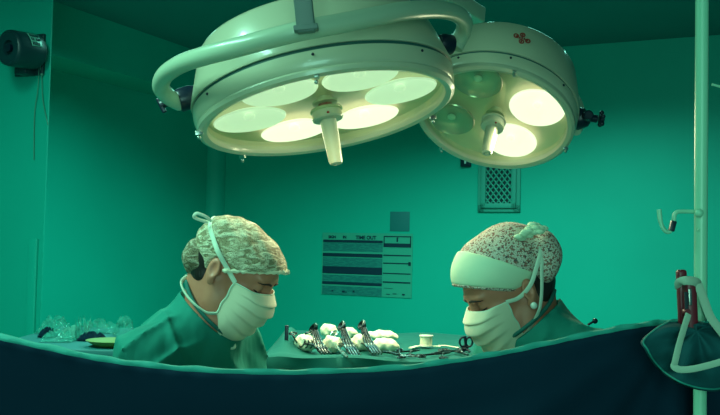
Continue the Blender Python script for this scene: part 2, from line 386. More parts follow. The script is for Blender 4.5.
# ---- wall chart
def chart():
    tl = onback(323, 232.5); tr = onback(413, 234.5); bl = onback(321, 294)
    W = np.linalg.norm((tr-tl)[:2]); Z1 = tl[2]; Z0 = onback(366, 296)[2]; H = Z1-Z0
    o = A(tl[0], tl[1], Z0)
    t = empty('wall_chart', o+wn*W/2, 'TIME OUT checklist chart with dark bars taped to the back wall', 'poster')
    ax = [wn, wm, UP]
    def pl(name, m, rects, d0, d1):
        mb = MB()
        for x0, x1, z0, z1 in rects: mb.box(o+wn*(x0+x1)/2*W+UP*(1-(z0+z1)/2)*H+wm*(d0+d1)/2, ax, (abs(x1-x0)/2*W, (d1-d0)/2, abs(z1-z0)/2*H))
        return mb.mk(name, m, t, smooth=False)
    pl('paper', 'poster', [(0, 1, 0, 1)], .001, .005)
    pl('tinted_rows', 'postershade', [(.01, .68, .16, .30), (.01, .68, .40, .55), (.01, .68, .68, .80), (.01, .68, .86, 1)], .005, .0058)
    
    pl('dark_bars', 'ink', [(.01, .68, .115, .155), (.01, .68, .33, .385), (.01, .68, .545, .66), (.01, .68, .79, .835)], .006, .0075)
    pl('right_column_bars', 'ink', [(.69, .985, .04, .055), (.69, .985, .155, .215), (.69, .70, .04, .2), (.975, .985, .04, .2), (.69, .985, .335, .352), (.69, .985, .46, .475), (.69, .985, .62, .635), (.69, .985, .755, .775), (.96, .985, .44, .50), (.83, .845, .06, .13)], .006, .0075)
    pl('footer_marks', 'ink', [(.12, .14, .93, .95), (.24, .27, .93, .96), (.28, .29, .94, .96), (.36, .38, .92, .95), (.73, .77, .95, .96), (.80, .84, .94, .95), (.90, .93, .94, .96), (.70, .8, .86, .864)], .006, .0075)
    for txt, x, z, s in (('TIME OUT', .38, .098, .034), ('SIGN', .07, .09, .026), ('IN', .235, .09, .026)):
        cu = bpy.data.curves.new('t', 'FONT'); cu.body = txt; cu.size = s; cu.extrude = .0008; cu.offset = .0012
        to = bpy.data.objects.new('t', cu); COL.objects.link(to); bpy.context.view_layer.update()
        me = bpy.data.meshes.new_from_object(to.evaluated_get(bpy.context.evaluated_depsgraph_get()))
        V = [o+wn*(x*W+v.co.x)+UP*((1-z)*H+v.co.y)+wm*(.0062+v.co.z) for v in me.vertices]; Fc = [tuple(p.vertices) for p in me.polygons]
        bpy.data.objects.remove(to); mk('heading_text', V, Fc, 'ink', t, smooth=False)
chart()
c0 = onback(390, 231.5); c1 = onback(409.5, 231); c2 = onback(390, 212)
t = mk('notice_card', *(lambda m: (m.V, m.F))(MB().bbox((c0+c1)/2+UP*(c2[2]-c0[2])/2+wm*.002, [wn, wm, UP], (np.linalg.norm(c1-c0)/2, .0015, (c2[2]-c0[2])/2), .0005)), 'card', origin=(c0+c1)/2)
tag(t, 'small plain teal card taped above the right end of the checklist chart', 'card')

# ---- drum on the near left wall
dn = wm; fp = hit(42, 54, pe, wm)
t = empty('wall_siren', fp-UP*.08, 'black drum shaped device on a bracket on the near left wall', 'siren')
axd = nrm(wm*1.0+A(-.10, 0, -.06)); fa = frame(axd)
MB().bbox(fp+wm*.008-wn*.055+UP*(-.004), [wn, wm, UP], (.075, .008, .083), .004).mk('back_plate', 'drum', t)
dc = fp+wm*.03
drum = MB().lathe(dc, fa, [(.0, 0), (.062, 0), (.069, .008), (.069, .022), (.071, .03), (.071, .12), (.069, .132), (.062, .138), (.058, .134), (.03, .134), (.026, .12), (0, .12)], 48).mk('drum', 'drum', t)
MB().lathe(dc+axd*.125, fa, [(0, .0), (.016, 0), (.016, .012), (0, .014)], 24).mk('hub', 'black', t)
MB().bbox(dc-UP*.076+wm*.01-wn*.045, [wn, wm, UP], (.03, .03, .014), .004).mk('bracket', 'drum', t)
mb = MB()
for i in range(7):
    for j in range(7):
        pass
# curved label on right of the drum side
V = []; Fc = []; n = 10
for i in range(n+1):
    a = math.radians(8+50*i/n)
    e = wn*math.cos(a)+UP*math.sin(a); e = nrm(e-axd*(e@axd))
    for k in range(2): V.append(dc+e*.0725+axd*(.03+.05*k))
for i in range(n): Fc.append((2*i, 2*i+1, 2*i+3, 2*i+2))
lab = mk('rating_label', V, Fc, 'label', t); sm = lab.modifiers.new('s', 'SOLIDIFY'); sm.thickness = .001
mb = MB()
for r_ in range(3):
    for k in range(6):
        a = math.radians(16+15*r_); e = wn*math.cos(a)+UP*math.sin(a); e = nrm(e-axd*(e@axd))
        if (r_*5+k*3) % 7 == 0: continue
        mb.box(dc+e*.0735+axd*(.036+.0075*k), [axd, np.cross(e, axd), e], (.0024, .006, .0006))
mb.mk('label_marks', 'drum', lab, smooth=False)
cp = hit(43, 62, pe, wm)+wm*.02
MB().sphere(cp, .014).mk('cable_gland', 'black', t)
mb = MB()
mb.tube(smooth_pts([cp, hit(40, 90, pe, wm)+wm*.012, hit(36, 115, pe, wm)+wm*.008, hit(35, 160, pe, wm)+wm*.006]), .0016, 6); mb.mk('cord', 'cable', t)
mb = MB()
mb.tube(smooth_pts([cp, hit(44, 78, pe, wm)+wm*.012, hit(45, 100, pe, wm)+wm*.012, hit(49, 125, pe, wm)+wm*.006]), .0016, 6)
mb.sphere(hit(44, 75, pe, wm)+wm*.012, .006, 8); mb.mk('cord', 'cable', t)

# ---------------------------------------------------------------- surgical lamps
def rot_frame(n, ref):
    up = nrm(-n); a = nrm(ref-up*(ref@up)); return [a, np.cross(up, a), up]
def lamp(c, n, R, k, refl, lit, label, handle_r, housing_h, taper, zones, rise=1.0, power=30, hoff=.045):
    ax = rot_frame(n, A(1, 0, 0)); up = ax[2]
    t = empty('surgical_lamp', c, label, 'surgical lamp', 'ceiling surgical lamps')
    Ro = R+.004*k; h1 = .0525*rise; h2 = h1+.009; h3 = h2+housing_h
    rim = MB().lathe(c, ax, [(R-.030*k, .006), (R-.026*k, -.004), (R-.012*k, -.008), (R-.002*k, -.003), (R, .006), (R-.004*k, .013), (R-.03*k, .016)], 128, close=True).mk('rim', 'enamel', t)
    MB().lathe(c, ax, [(R-.004*k, .010), (R-.001, .014), (Ro-.001, h1*.5), (Ro, h1*.75), (Ro, h1), (Ro-.008, h1)], 128).mk('skirt', 'enamel', t)
    MB().lathe(c, ax, [(Ro-.012, h1-.002), (Ro-.004, h1-.002), (Ro-.004, h2+.002), (Ro-.012, h2+.002)], 128, close=True).mk('seal_ring', 'groove', t)
    hs = MB().lathe(c, ax, [(Ro-.012, h2), (Ro+.001, h2), (Ro+.002, h2+.006), (Ro-taper*.5, (h2+h3)/2), (Ro-taper-.004, h3-.008), (Ro-taper-.010, h3), (Ro-taper-.03, h3+.006), (.12, h3+.02), (0.0, h3+.022)], 128).mk('housing', 'enamel', t)
    # dished inner panel behind the glass
    MB().lathe(c, ax, [(R-.028*k, .014), (R-.03*k, .03), (R*.8, .045), (R*.3, .05), (0, .05)], 96).mk('inner_panel', 'enamel_in', t)
    for (ang, rr, rad, on) in refl:
        e = ax[0]*math.cos(ang)+ax[1]*math.sin(ang)
        rc = c+e*rr+up*.040
        mt = {2: 'bulb', 1: 'bulbdim', 0: 'mirror'}[on]
        rf = MB().lathe(rc, ax, [(rad, -.012), (rad-.003, -.016), (rad-.008, -.010), (rad*.7, .0), (rad*.35, .005), (0, .006)], 48).mk('reflector', mt, t)
        MB().sphere(rc-up*.004, A(.016, .016, .010)*k, 8, ax).mk('bulb', mt if on else 'pearl', rf)
        if on:
            l = bpy.data.lights.new('lamp_spot', 'SPOT'); l.energy = power*(1 if on == 2 else .35); l.color = (1.0, 1.0, .62); l.spot_size = math.radians(165); l.spot_blend = .8; l.shadow_soft_size = rad*.7
            lo = bpy.data.objects.new('lamp_spot', l); COL.objects.link(lo); lo.parent = t
            lo.location = Vector(rc-up*.062-c); lo.rotation_euler = Vector(n).to_track_quat('-Z', 'Y').to_euler()
    MB().lathe(c, ax, [(0, .006), (R-.025*k, .006), (R-.025*k, .009), (0, .009)], 64).mk('cover_glass', 'glass', t)
    # sterile handle
    kk = handle_r; c = c-n*hoff
    hx = [ax[0], ax[1], n]
    MB().lathe(c, hx, [(0, -.012), (.022*kk, -.012), (.022*kk, .004), (.034*kk, .006), (.034*kk, .012), (.020*kk, .014)], 40).mk('handle_mount', 'enamel', t)
    MB().lathe(c, hx, [(.018*kk, .012), (.018*kk, .030), (.0, .030)], 32).mk('bearing', 'redprint', t, label='dark red ring above the handle collar')
    MB().lathe(c, hx, [(.030*kk, .028), (.042*kk, .028), (.044*kk, .031), (.044*kk, .034), (.040*kk, .036), (.040*kk, .050), (.042*kk, .054), (.040*kk, .058), (.03*kk, .060), (0, .062)], 48).mk('collar', 'enamel', t)
    MB().sphere(c+n*.043+nrm(A(.1, -1, 0))*.040*kk, .004*kk, 8).mk('screw', 'redprint', t)
    MB().lathe(c, hx, [(.0225*kk, .058), (.0215*kk, .10), (.0185*kk, .172*zones), (.0165*kk, .180*zones), (.010*kk, .183*zones), (.009*kk, .178*zones), (0, .178*zones)], 32).mk('handle', 'enamel', t)
    return t, ax, (Ro, h1, h2, h3)
def lamploc(c, n, x, y):   # pixel -> polar on the lamp's plane
    ax = rot_frame(n, A(1, 0, 0)); p = hit(x, y, c, n)-c; return math.atan2(p@ax[1], p@ax[0]), np.linalg.norm(p)
def clip(p, out, t, s=1.0):
    a = frame(out)
    MB().bbox(p, a, (.006*s, .004*s, .010*s), .001).sphere(p-UP*.012*s, .0055*s, 8).mk('clip', 'steel', t)
bc = P(327.2, 115.2, 2.4); bn = nrm(A(.2043, -.1456, -.968)); bR = .3463
refl = []
a0, _ = lamploc(bc-bn*.04, bn, 288, 132); a1, _ = lamploc(bc-bn*.04, bn, 370, 115); a0 = (a0+a1)/2+math.pi/6
for i in range(6):
    ang = a0+i*math.pi/3
    refl.append((ang, .205, .098, 2))
# brightest two at the far side, the others softer
for i in range(6):
    px = bc+(lambda ax: ax[0]*math.cos(refl[i][0])+ax[1]*math.sin(refl[i][0]))(rot_frame(bn, A(1, 0, 0)))*.2
    lit = 2 if (px[1] > bc[1]+.13) else 1
    refl[i] = refl[i][:3]+(lit,)
T1, ax1, d1 = lamp(bc, bn, bR, 1.0, refl, None, 'larger round surgical lamp at the left with a curved tube yoke in front', 1.0, .150, .036, 1.0, power=9)
sc_ = P(493.8, 120.2, 2.75); sn = nrm(A(-.2284, -.481, -.8464)); sR = .2444
refl = []
a0, r0_ = lamploc(sc_-sn*.035, sn, 533, 108)
a1, _ = lamploc(sc_-sn*.035, sn, 515, 142)
a0 = (a0+a1)/2-math.pi/4; a1 = a0+math.pi/2
for i in range(4): refl.append((a0+i*math.pi/2, .134, .084, 0))
for i in range(4):
    if abs(math.remainder(refl[i][0]-a0, 2*math.pi)) < .5 or abs(math.remainder(refl[i][0]-a1, 2*math.pi)) < .9: refl[i] = refl[i][:3]+(2,)
refl = [(a, .150 if not on else r, .076 if not on else q, on) for a, r, q, on in refl]
T2, ax2, d2 = lamp(sc_, sn, sR, .85, refl, None, 'smaller round surgical lamp at the right with a red clover emblem on its side', .86, .145, .020, .86, rise=.85, power=8, hoff=.028)
# clips and screws
for x, y in ((208, 128), (234, 157), (318, 81), (428, 114)):
    ang, r_ = lamploc(bc, bn, x, y); e = ax1[0]*math.cos(ang)+ax1[1]*math.sin(ang); clip(bc+e*(bR-.004)+bn*.010, e, T1)
for x, y in ((511, 79), (576, 150), (440, 148)):
    ang, r_ = lamploc(sc_, sn, x, y); e = ax2[0]*math.cos(ang)+ax2[1]*math.sin(ang); clip(sc_+e*(sR-.006)+sn*.008, e, T2, .8)
for cc, nn, ax, d, T, pts in ((bc, bn, ax1, d1, T1, ((313, 60), (440, 60), (200, 110))), (sc_, sn, ax2, d2, T2, ((508, 70), (460, 72), (560, 95)))):
    for x, y in pts:
        ang, r_ = lamploc(cc, nn, x, y); e = ax[0]*math.cos(ang)+ax[1]*math.sin(ang); MB().sphere(cc+e*(d[0]+.001)+ax[2]*(d[1]-.010), .0036, 8).mk('screw', 'black', T)
# yoke tube of the large lamp: half ring around the housing on the near side
def yoke_big():
    t = T1; up = ax1[2]
    L = P(181, 97, 2.42); Rr = P(453, 47, 2.50)
    px = [(180, 103, 2.42), (169, 97, 2.38), (161, 87, 2.32), (165, 75, 2.24), (181, 64, 2.14), (204, 56, 2.06), (235, 48, 2.00), (270, 38.5, 1.97), (305, 30, 1.96), (340, 23.5, 1.98), (375, 16.5, 2.03), (405, 11, 2.10), (432, 9.5, 2.20), (452, 12, 2.30), (463, 19, 2.38), (464, 29, 2.45), (459, 40, 2.48), (455, 48, 2.48)]
    MB().tube(smooth_pts([P(*q) for q in px], 6), .0222, 24).mk('yoke_tube', 'tube', t)
    # black swivel joints
    a = P(176, 101, 2.42); b = P(196, 95, 2.44); d = nrm(b-a); f_ = frame(d)
    MB().lathe(P(178, 101, 2.41), f_, [(0, 0), (.030, 0), (.032, .004), (.032, .040), (.028, .052), (0, .052)], 32).mk('swivel_joint', 'black', t)
    q = P(171, 100, 2.42)
    MB().tube([q, P(161, 105, 2.42)], [.012, .012], 16).bbox(P(161.5, 105.5, 2.42), frame(nrm(P(161, 105, 2.42)-q)), (.022, .009, .006), .003).mk('lock_knob', 'black', t)
    a = P(457, 46, 2.48); b = P(440, 44, 2.46); d = nrm(b-a); f_ = frame(d)
    MB().lathe(P(452, 45, 2.47), f_, [(0, 0), (.026, 0), (.028, .004), (.028, .030), (.024, .04), (0, .04)], 32).mk('swivel_joint', 'black', t)
    # suspension bar from the tube up to the ceiling
    w0 = nrm(CR); dd = nrm(P(290, -120, 1.93)-P(306, 36, 1.93))
    e = nrm(np.cross(dd, A(0, 1, 0))); g = np.cross(dd, e)
    p0 = P(306.5, 33, 1.925); p1 = p0+dd*.55
    MB().bbox((p0+p1)/2, [e, g, dd], (.020, .013, .275), .004).mk('suspension_bar', 'grey', t)
    MB().bbox(p0+dd*.01+g*.0-e*.0, [e, g, dd], (.026, .017, .006), .002).mk('bar_bracket', 'grey', t)
    MB().sphere(p1, .05, 16).mk('suspension_joint', 'grey', t)
    MB().tube([p1, A(p1[0], p1[1], ZC)], .032, 20).mk('ceiling_tube', 'tube', t)
yoke_big()
def yoke_small():
    t = T2
    px = [(408, 100, 2.95), (412, 92, 3.0), (440, 60, 3.12), (480, 48, 3.2), (520, 55, 3.2), (548, 70, 3.1), (566, 88, 2.98), (576, 103, 2.90), (580, 120, 2.82), (575, 130, 2.78)]
    MB().tube(smooth_pts([P(*q) for q in px], 6), .020, 20).mk('yoke_tube', 'tube', t)
    a = P(574, 121, 2.78); b = P(586, 116, 2.76); d = nrm(b-a)
    MB().lathe(a, frame(d), [(0, 0), (.030, 0), (.032, .004), (.032, .034), (.026, .042), (0, .042)], 32).mk('swivel_joint', 'black', t)
    MB().tube([P(583, 117, 2.74), P(597, 119, 2.74)], .012, 16).mk('lock_shaft', 'black', t)
    kn = nrm(P(603, 119, 2.74)-P(590, 118, 2.74)); kf = frame(kn); c_ = P(599, 119, 2.74)
    mb = MB().lathe(c_, kf, [(0, 0), (.014, 0), (.017, .003), (.017, .010), (.013, .014), (0, .014)], 24)
    for k in range(5):
        an = 2*math.pi*k/5; mb.sphere(c_+kn*.007+(kf[0]*math.cos(an)+kf[1]*math.sin(an))*.019, .0075, 8)
    mb.mk('star_knob', 'black', t)
    MB().lathe(P(587, 116, 2.72), frame(nrm(A(0, -1, 0))), [(0, 0), (.015, 0), (.015, .02), (.011, .024), (0, .024)], 24).mk('pivot_cap', 'black', t)
    # square arm rising to the upper left and up to the ceiling
    p0 = P(474, 17, 3.0); p1 = P(410, -24, 2.7); dd = nrm(p1-p0); e = nrm(np.cross(dd, UP)); g = np.cross(e, dd)
    MB().bbox((p0+p1)/2, [dd, e, g], (np.linalg.norm(p1-p0)/2, .045, .026), .006).mk('spring_arm', 'tube', t)
    MB().tube([p0-dd*-.03, P(482, 44, 3.2)], .022, 16).mk('arm_stem', 'tube', t)
    MB().sphere(p1, .045, 16).tube([p1, A(p1[0], p1[1], ZC)], .035, 20).mk('ceiling_tube', 'tube', t)
yoke_small()
# red clover emblem on the small lamp
def emblem():
    up = ax2[2]; tgt = (522.5, 38)
    # find point on housing side nearest pixel
    best = None
    for ang in np.linspace(-math.pi, math.pi, 720):
        e = ax2[0]*math.cos(ang)+ax2[1]*math.sin(ang)
        if e@(cam_pos-sc_) < 0: continue
        for h in np.linspace(d2[2], d2[3], 30):
            p = sc_+e*(d2[0]-.004)+up*h; d = p-cam_pos; z = d@fwd; x = 360+F*(d@CR)/z; y = 207.5-F*(d@CU)/z
            q = (x-tgt[0])**2+(y-tgt[1])**2
            if best is None or q < best[0]: best = (q, e, h)
    _, e, h = best; s = np.cross(up, e); c = sc_+e*(d2[0]+.0012-.012*(h-d2[2])/(d2[3]-d2[2]))+up*h
    mb = MB()
    for dx, dy in ((-.018, .004), (.018, -.004), (0, .013), (0, -.013)):
        cc = c+s*dx+up*dy-e*(dx*dx/(2*d2[0]))
        mb.tube([cc+(s*math.cos(a)+up*math.sin(a))*.0066 for a in np.linspace(0, 2*math.pi, 17)], .0018, 6, cap=False)
    for dx, dy in ((0, 0), (.007, 0), (-.007, 0), (.016, -.003), (-.016, .003), (0, .013), (0, -.013)):
        mb.sphere(c+s*dx+up*dy-e*(dx*dx/(2*d2[0])), .0028, 6)
    mb.mk('clover_emblem', 'redprint', T2, label='small red clover emblem')
emblem()

# ---------------------------------------------------------------- surgeons
def glove(root, wrist, dirv, palm_n, side):
    c = wrist+dirv*.08; S = box_sdf(c, (.13, .13, .13), .003)
    lat = nrm(np.cross(dirv, palm_n))*side
    S.cap(wrist-dirv*.04, wrist+dirv*.01, .030, .027, .01)
    S.ell(wrist+dirv*.05, (.046, .040, .017), [dirv, lat, palm_n], .02)
    for i, (off, ln) in enumerate(((-.027, .068), (-.009, .078), (.010, .074), (.027, .058))):
        b = wrist+dirv*.085+lat*off; k1 = b+nrm(dirv+palm_n*.35)*ln*.45; k2 = k1+nrm(dirv+palm_n*1.0)*ln*.32; k3 = k2+nrm(dirv*.6+palm_n*1.2)*ln*.25
        S.cap(b-dirv*.03, k1, .0098, .0090, .006); S.cap(k1, k2, .0090, .0082, .003); S.cap(k2, k3, .0082, .0072, .003)
    tb = wrist+dirv*.025-lat*.030; t1 = tb+nrm(dirv-lat*.8+palm_n*.4)*.038; t2 = t1+nrm(dirv+palm_n*.6)*.030
    S.cap(tb, t1, .013, .011, .01); S.cap(t1, t2, .011, .009, .004)
    S.mk('surgical_glove', 'glove', root)

def surgeon(s, hm, pitch, yaw, byaw, nb, cap, label):
    p, y = math.radians(pitch), math.radians(yaw)
    f = A(s*math.cos(p)*math.cos(y), -math.cos(p)*math.sin(y), -math.sin(p))
    n = A(-s*math.sin(y), -math.cos(y), 0)
    u = A(s*math.sin(p)*math.cos(y), -math.sin(p)*math.sin(y), math.cos(p))
    ax = [f, u, n]
    def H(a, b, c=0): return hm+f*a+u*b+n*c
    b_ = math.radians(byaw); bf = A(s*math.cos(b_), -math.sin(b_), 0); bnn = A(-s*math.sin(b_), -math.cos(b_), 0)
    lean = nrm(UP-bf*-.22); lean = nrm(UP+bf*.25)
    chest = nb-lean*.20-bf*.0; belly = chest-lean*.22; hip = A(belly[0], belly[1], 0)-bf*.02+UP*.88
    root = empty('surgeon', A(hip[0], hip[1], 0), label, 'person')
    sh = nb-lean*.055-bf*.02
    gx = axis_grid(hm[0]-.42, hm[0]+.42, hm[0]-.14, hm[0]+.14, .0026, .012)
    gy = axis_grid(hm[1]-.38, hm[1]+.42, hm[1]-.14, hm[1]+.12, .0028, .012)
    gz = axis_grid(.05, hm[2]+.17, hm[2]-.15, hm[2]+.17, .0026, .014)
    S = SDF(gx, gy, gz)
    # skull and face
    S.ell(H(-.002, .037), (.093, .072, .073), ax, .02)
    S.ell(H(.045, .038), (.055, .055, .060), ax, .03)
    S.ell(H(.045, -.025), (.050, .060, .054), ax, .03)          # mid face
    S.cap(H(.020, -.06, .038), H(.076, -.090, .012), .018, .017, .025)  # jaw
    S.cap(H(.020, -.06, -.038), H(.076, -.090, -.012), .018, .017, .025)
    S.cap(H(.000, -.02, .050), H(.020, -.06, .040), .018, .018, .02)
    S.cap(H(.000, -.02, -.050), H(.020, -.06, -.040), .018, .018, .02)
    S.ell(H(.079, -.094), (.018, .016, .020), ax, .015)          # chin
    S.ell(H(.083, -.052), (.024, .025, .028), ax, .02)           # muzzle
    S.ell(H(.100, -.048), (.008, .005, .020), ax, .006); S.ell(H(.099, -.060), (.008, .006, .017), ax, .006)
    for q in (-1, 1):
        S.ell(H(.089, .038, .026*q), (.012, .007, .026), ax, .014)     # brow ridge
        S.ell(H(.068, -.012, .042*q), (.022, .016, .020), ax, .02)     # cheek
        S.ell(H(.101, .014, .034*q), (.014, .011, .016), ax, .010, '-')  # socket
        S.ell(H(.082, .016, .033*q), (.0150, .0120, .0150), ax, .004)    # lowered lids
        S.cap(H(.0965, .0085, .026*q), H(.0900, .0085, .044*q), .0022, .0018, .003)
        # ears
        S.ell(H(-.008, .002, .080*q), (.0165, .027, .0085), [nrm(f+u*.15), nrm(u-f*.15), nrm(n*q+f*-.35)], .006)
        S.ell(H(-.004, .004, .090*q), (.010, .017, .0075), [nrm(f+u*.15), nrm(u-f*.15), nrm(n*q+f*-.35)], .004, '-')
        S.ell(H(.001, -.023, .079*q), (.009, .010, .006), ax, .006)
        S.ell(H(.006, .0, .080*q), (.005, .007, .005), ax, .004)
    S.cap(H(.094, .026), H(.116, -.016), .0075, .010, .012)      # nose
    S.ell(H(.118, -.019), (.0115, .010, .011), ax, .008)
    for q in (-1, 1): S.ell(H(.106, -.022, .011*q), (.009, .008, .007), ax, .006)
    # neck and trunk
    S.cap(H(-.035, -.03), nb, .050, .054, .03); S.cap(H(-.01, -.05), nb+bf*.02, .042, .050, .03)
    S.cap(nb-lean*.01, sh+bnn*.15, .046, .042, .03); S.cap(nb-lean*.01, sh-bnn*.15, .046, .042, .03)
    tax = [bf, bnn, lean]
    S.ell(chest+lean*.03, (.105, .165, .17), tax, .05); S.ell(belly, (.095, .14, .15), tax, .05); S.ell(hip, (.11, .165, .12), [bf, bnn, UP], .05)
    arms = []
    for q in (1, -1):
        so = sh+bnn*.165*q-lean*.02; el = so+bf*.09-UP*.27+bnn*.03*q; wr = el+nrm(bf*.95-UP*.10-bnn*.45*q)*.22
        S.cap(so, el, .048, .038, .03); S.cap(el, wr, .038, .025, .02)
        kn = hip+bnn*.09*q-UP*.42+bf*.02; an = A(kn[0], kn[1], .09)-bf*.02
        S.cap(hip+bnn*.085*q-UP*.03, kn, .085, .055, .03); S.cap(kn, an, .055, .036, .02); S.cap(an-UP*.02, an-UP*.02+bf*.12, .033, .026, .02)
        arms.append((so, el, wr, kn, an, q))
    body = S.mk('body', 'skin', root); del S
    # face details
    from mathutils.bvhtree import BVHTree
    bmv = bmesh.new(); bmv.from_mesh(body.data); bvh = BVHTree.FromBMesh(bmv); bmv.free(); w0 = wl(body)
    def onskin(b, c, off):
        h = bvh.ray_cast(Vector(H(.25, b, c)-w0), Vector(-f))[0]
        return (np.array(h)+w0 if h else H(.09, b, c))+f*off
    for q in (-1, 1):
        pts = [onskin(.029+.006*math.sin(math.pi*min(t_*.9+.15, 1)), (.012+.038*t_)*q, .0006) for t_ in np.linspace(0, 1, 9)]
        MB().tube(pts, [.0024, .0034, .0038, .0038, .0036, .0032, .0028, .002, .0012], 8, flat=.7).mk('eyebrow', 'brow', body)
        pts = [onskin(.0085-.003*math.sin(math.pi*t_)+.002*t_, (.019+.029*t_)*q, .0010) for t_ in np.linspace(0, 1, 9)]
        MB().tube(pts, [.0008, .0014, .0020, .0023, .0024, .0024, .0022, .0018, .0010], 8).mk('eyelashes', 'brow', body)
    if cap['earring']:
        MB().sphere(H(.003, -.029, .092), .0078, 12).mk('pearl_earring', 'pearl', body, label='white pearl earring')
    # hair (visible under the cap)
    B = box_sdf(hm+UP*.03, (.17, .17, .17), .004)
    B.ell(H(-.008, .039), (.0945, .0745, .0765), ax, .01); B.ell(H(-.050, -.006), (.047, .046, .058), ax, .03)
    B.ell(H(-.005, -.002, .078), (.028, .036, .03), ax, .008, '-'); B.ell(H(-.005, -.002, -.078), (.028, .036, .03), ax, .008, '-')
    B.cut(H(.040, .030), nrm(f*1.0-u*.95), .01)
    B.ell(H(-.034, -.036), (.036, .028, .058), ax, .02)
    B.ell(H(-.005, -.002, .078), (.026, .032, .03), ax, .008, '-'); B.cut(H(0, -.058), -u, .01)
    B.mk('hair', 'hair', body)
    # ---- cap
    if cap['kind'] == 'net':
        C = box_sdf(hm+UP*.05-f*.04, (.20, .20, .15), .0032)
        C.ell(H(-.008, .042), (.102, .080, .085), ax, .02); C.ell(H(.046, .052), (.074, .054, .076), ax, .03)
        C.wave(lambda X, Y, Z: .0016*np.sin(90*X+30*Y)*np.sin(80*Z+20*X)+.001*np.sin(220*X+130*Z))
        C.cut(H(.0575, .038), nrm(-u+f*.62), .008)
        C.ell(H(.002, -.004, .080), (.032, .038, .030), ax, .006, '-'); C.ell(H(.002, -.004, -.080), (.032, .038, .030), ax, .006, '-')
        cp = C.mk('bouffant_cap', 'netcap', root)
        K2 = box_sdf(H(-.062, -.008), (.085, .085, .085), .0032)
        K2.ell(H(-.064, -.008), (.052, .050, .066), ax, .02)
        K2.wave(lambda X, Y, Z: .0018*np.sin(110*X+60*Z)*np.sin(90*Z-30*X))
        K2.ell(H(.002, -.004, .080), (.030, .034, .030), ax, .006, '-'); K2.ell(H(.002, -.004, -.080), (.030, .034, .030), ax, .006, '-')
        K2.mk('gathered_back', 'netcap_dark', cp, label='darker gathered back of the net cap with bundled hair')
        # elastic edge
        e = []
        for a in np.linspace(-math.radians(85), math.radians(85), 60):
            q = H(.002+.113*math.cos(a), 0, .082*math.sin(a)); ff = (q-hm)@f
            hgt = .037+(ff-.0575)*.62
            e.append(H(ff, hgt+.003, (q-hm)@n)+u*.0012*math.sin(a*60))
        MB().tube(e, [.0046+.0012*math.sin(i*2.1) for i in range(60)], 8).mk('elastic_edge', 'mask', cp)
    else:
        cc = H(-.01, .05)
        def dome(inf=0):
            C = box_sdf(hm+UP*.06-f*.04, (.22, .20, .17), .0032)
            C.ell(H(-.012, .072), (.105+inf, .080+inf, .089+inf), ax, .02); C.ell(H(.036, .070), (.076+inf, .066+inf, .080+inf), ax, .03)
            return C
        C = dome()
        C.ell(cap['bun'], (.038, .060, .052), [A(1, 0, 0), UP, A(0, 1, 0)], .010)
        C.wave(lambda X, Y, Z: .0018*np.sin(60*X+30*Y)*np.sin(70*Z-20*X))
        C.cut(H(.055, .040), nrm(-u+f*.68), .006)
        cp = C.mk('surgical_cap', 'print', root, label='floral printed cloth cap')
        C = dome(.0032)
        C.cut(H(.055, .043), nrm(-u+f*.68), .003); C.cut(H(.064, .143), nrm(u*.667-f*.745), .003)
        C.mk('front_band', 'capband', cp, label='plain pale band across the front')
        C = dome(.0042)
        C.cut(H(.055, .037), nrm(-u+f*.68), .002); C.cut(H(.055, .045), nrm(u-f*.68), .002)
        C.mk('edge_trim', 'print', cp)
        g = cap['gather']; mb = MB()
        for i in range(22):
            a = 2.4*i; r_ = .006+.0011*i; mb.sphere(g+A(r_*math.cos(a)*1.0, -.004+.010*math.sin(a*2), .010+.012*math.sin(a+1)-.0004*i), A(.011, .008, .0065), 6)
        mb.mk('gathered_tie', 'capband', cp)
    # ---- mask
    prof = [(.112, .012), (.127, .000), (.137, -.014), (.139, -.030), (.136, -.046), (.131, -.062), (.125, -.078), (.121, -.096), (.110, -.115), (.084, -.130)]
    prof = smooth_pts([A(a, b, 0) for a, b in prof], 4); NV = len(prof); NU = 33; V = []
    for i, q in enumerate(prof):
        v = i/(NV-1)
        pl = .0085*(((v*5.2) % 1)-.5)*(1 if .12 < v < .9 else 0)
        fs = .048+.001*v; us = .004-.084*v+.0; ls = .074-.006*v
        for j in range(NU):
            t_ = -1+2*j/(NU-1); a = abs(t_)
            wgt = math.cos(a*math.pi/2)**.62
            pc = wgt
            V.append(H(fs+(q[0]-fs)*pc+pl*(1-a**10)+.0013*math.sin(13*v+9*t_)*(a), us+(q[1]-us)*(1-a**2.0)+.002*math.sin(9*t_+5*v)*a, ls*np.sign(t_)*math.sin(a*math.pi/2)**.9))
    Fc = [(i*NU+j, i*NU+j+1, (i+1)*NU+j+1, (i+1)*NU+j) for i in range(NV-1) for j in range(NU-1)]
    mo = mk('surgical_mask', V, Fc, 'mask', root); md = mo.modifiers.new('s', 'SOLIDIFY'); md.thickness = .0016
    md = mo.modifiers.new('b', 'SUBSURF'); md.levels = 1; md.render_levels = 1
    top = V[0:NU]; MB().tube(top, .0016, 6).mk('edge_binding', 'strap', mo)
    for q in (NU-1, 0):
        side = [V[i*NU+q] for i in range(NV)]; MB().tube(side, .0022, 6).mk('edge_binding', 'strap', mo)
    # ties: pale ribbons
    def snap(pts):
        r_ = []
        for p_ in smooth_pts(pts):
            c_ = H(-.015, (p_-hm)@u, 0); d_ = nrm(p_-c_); h = bvh.ray_cast(Vector(c_+d_*.3-w0), Vector(-d_))[0]
            if h is not None:
                q_ = np.array(h)+w0+d_*.004
                if np.linalg.norm(q_-c_) > np.linalg.norm(p_-c_): p_ = q_
            r_.append(p_)
        return r_
    out = lambda P_: nrm(P_-H(-.01, .02))
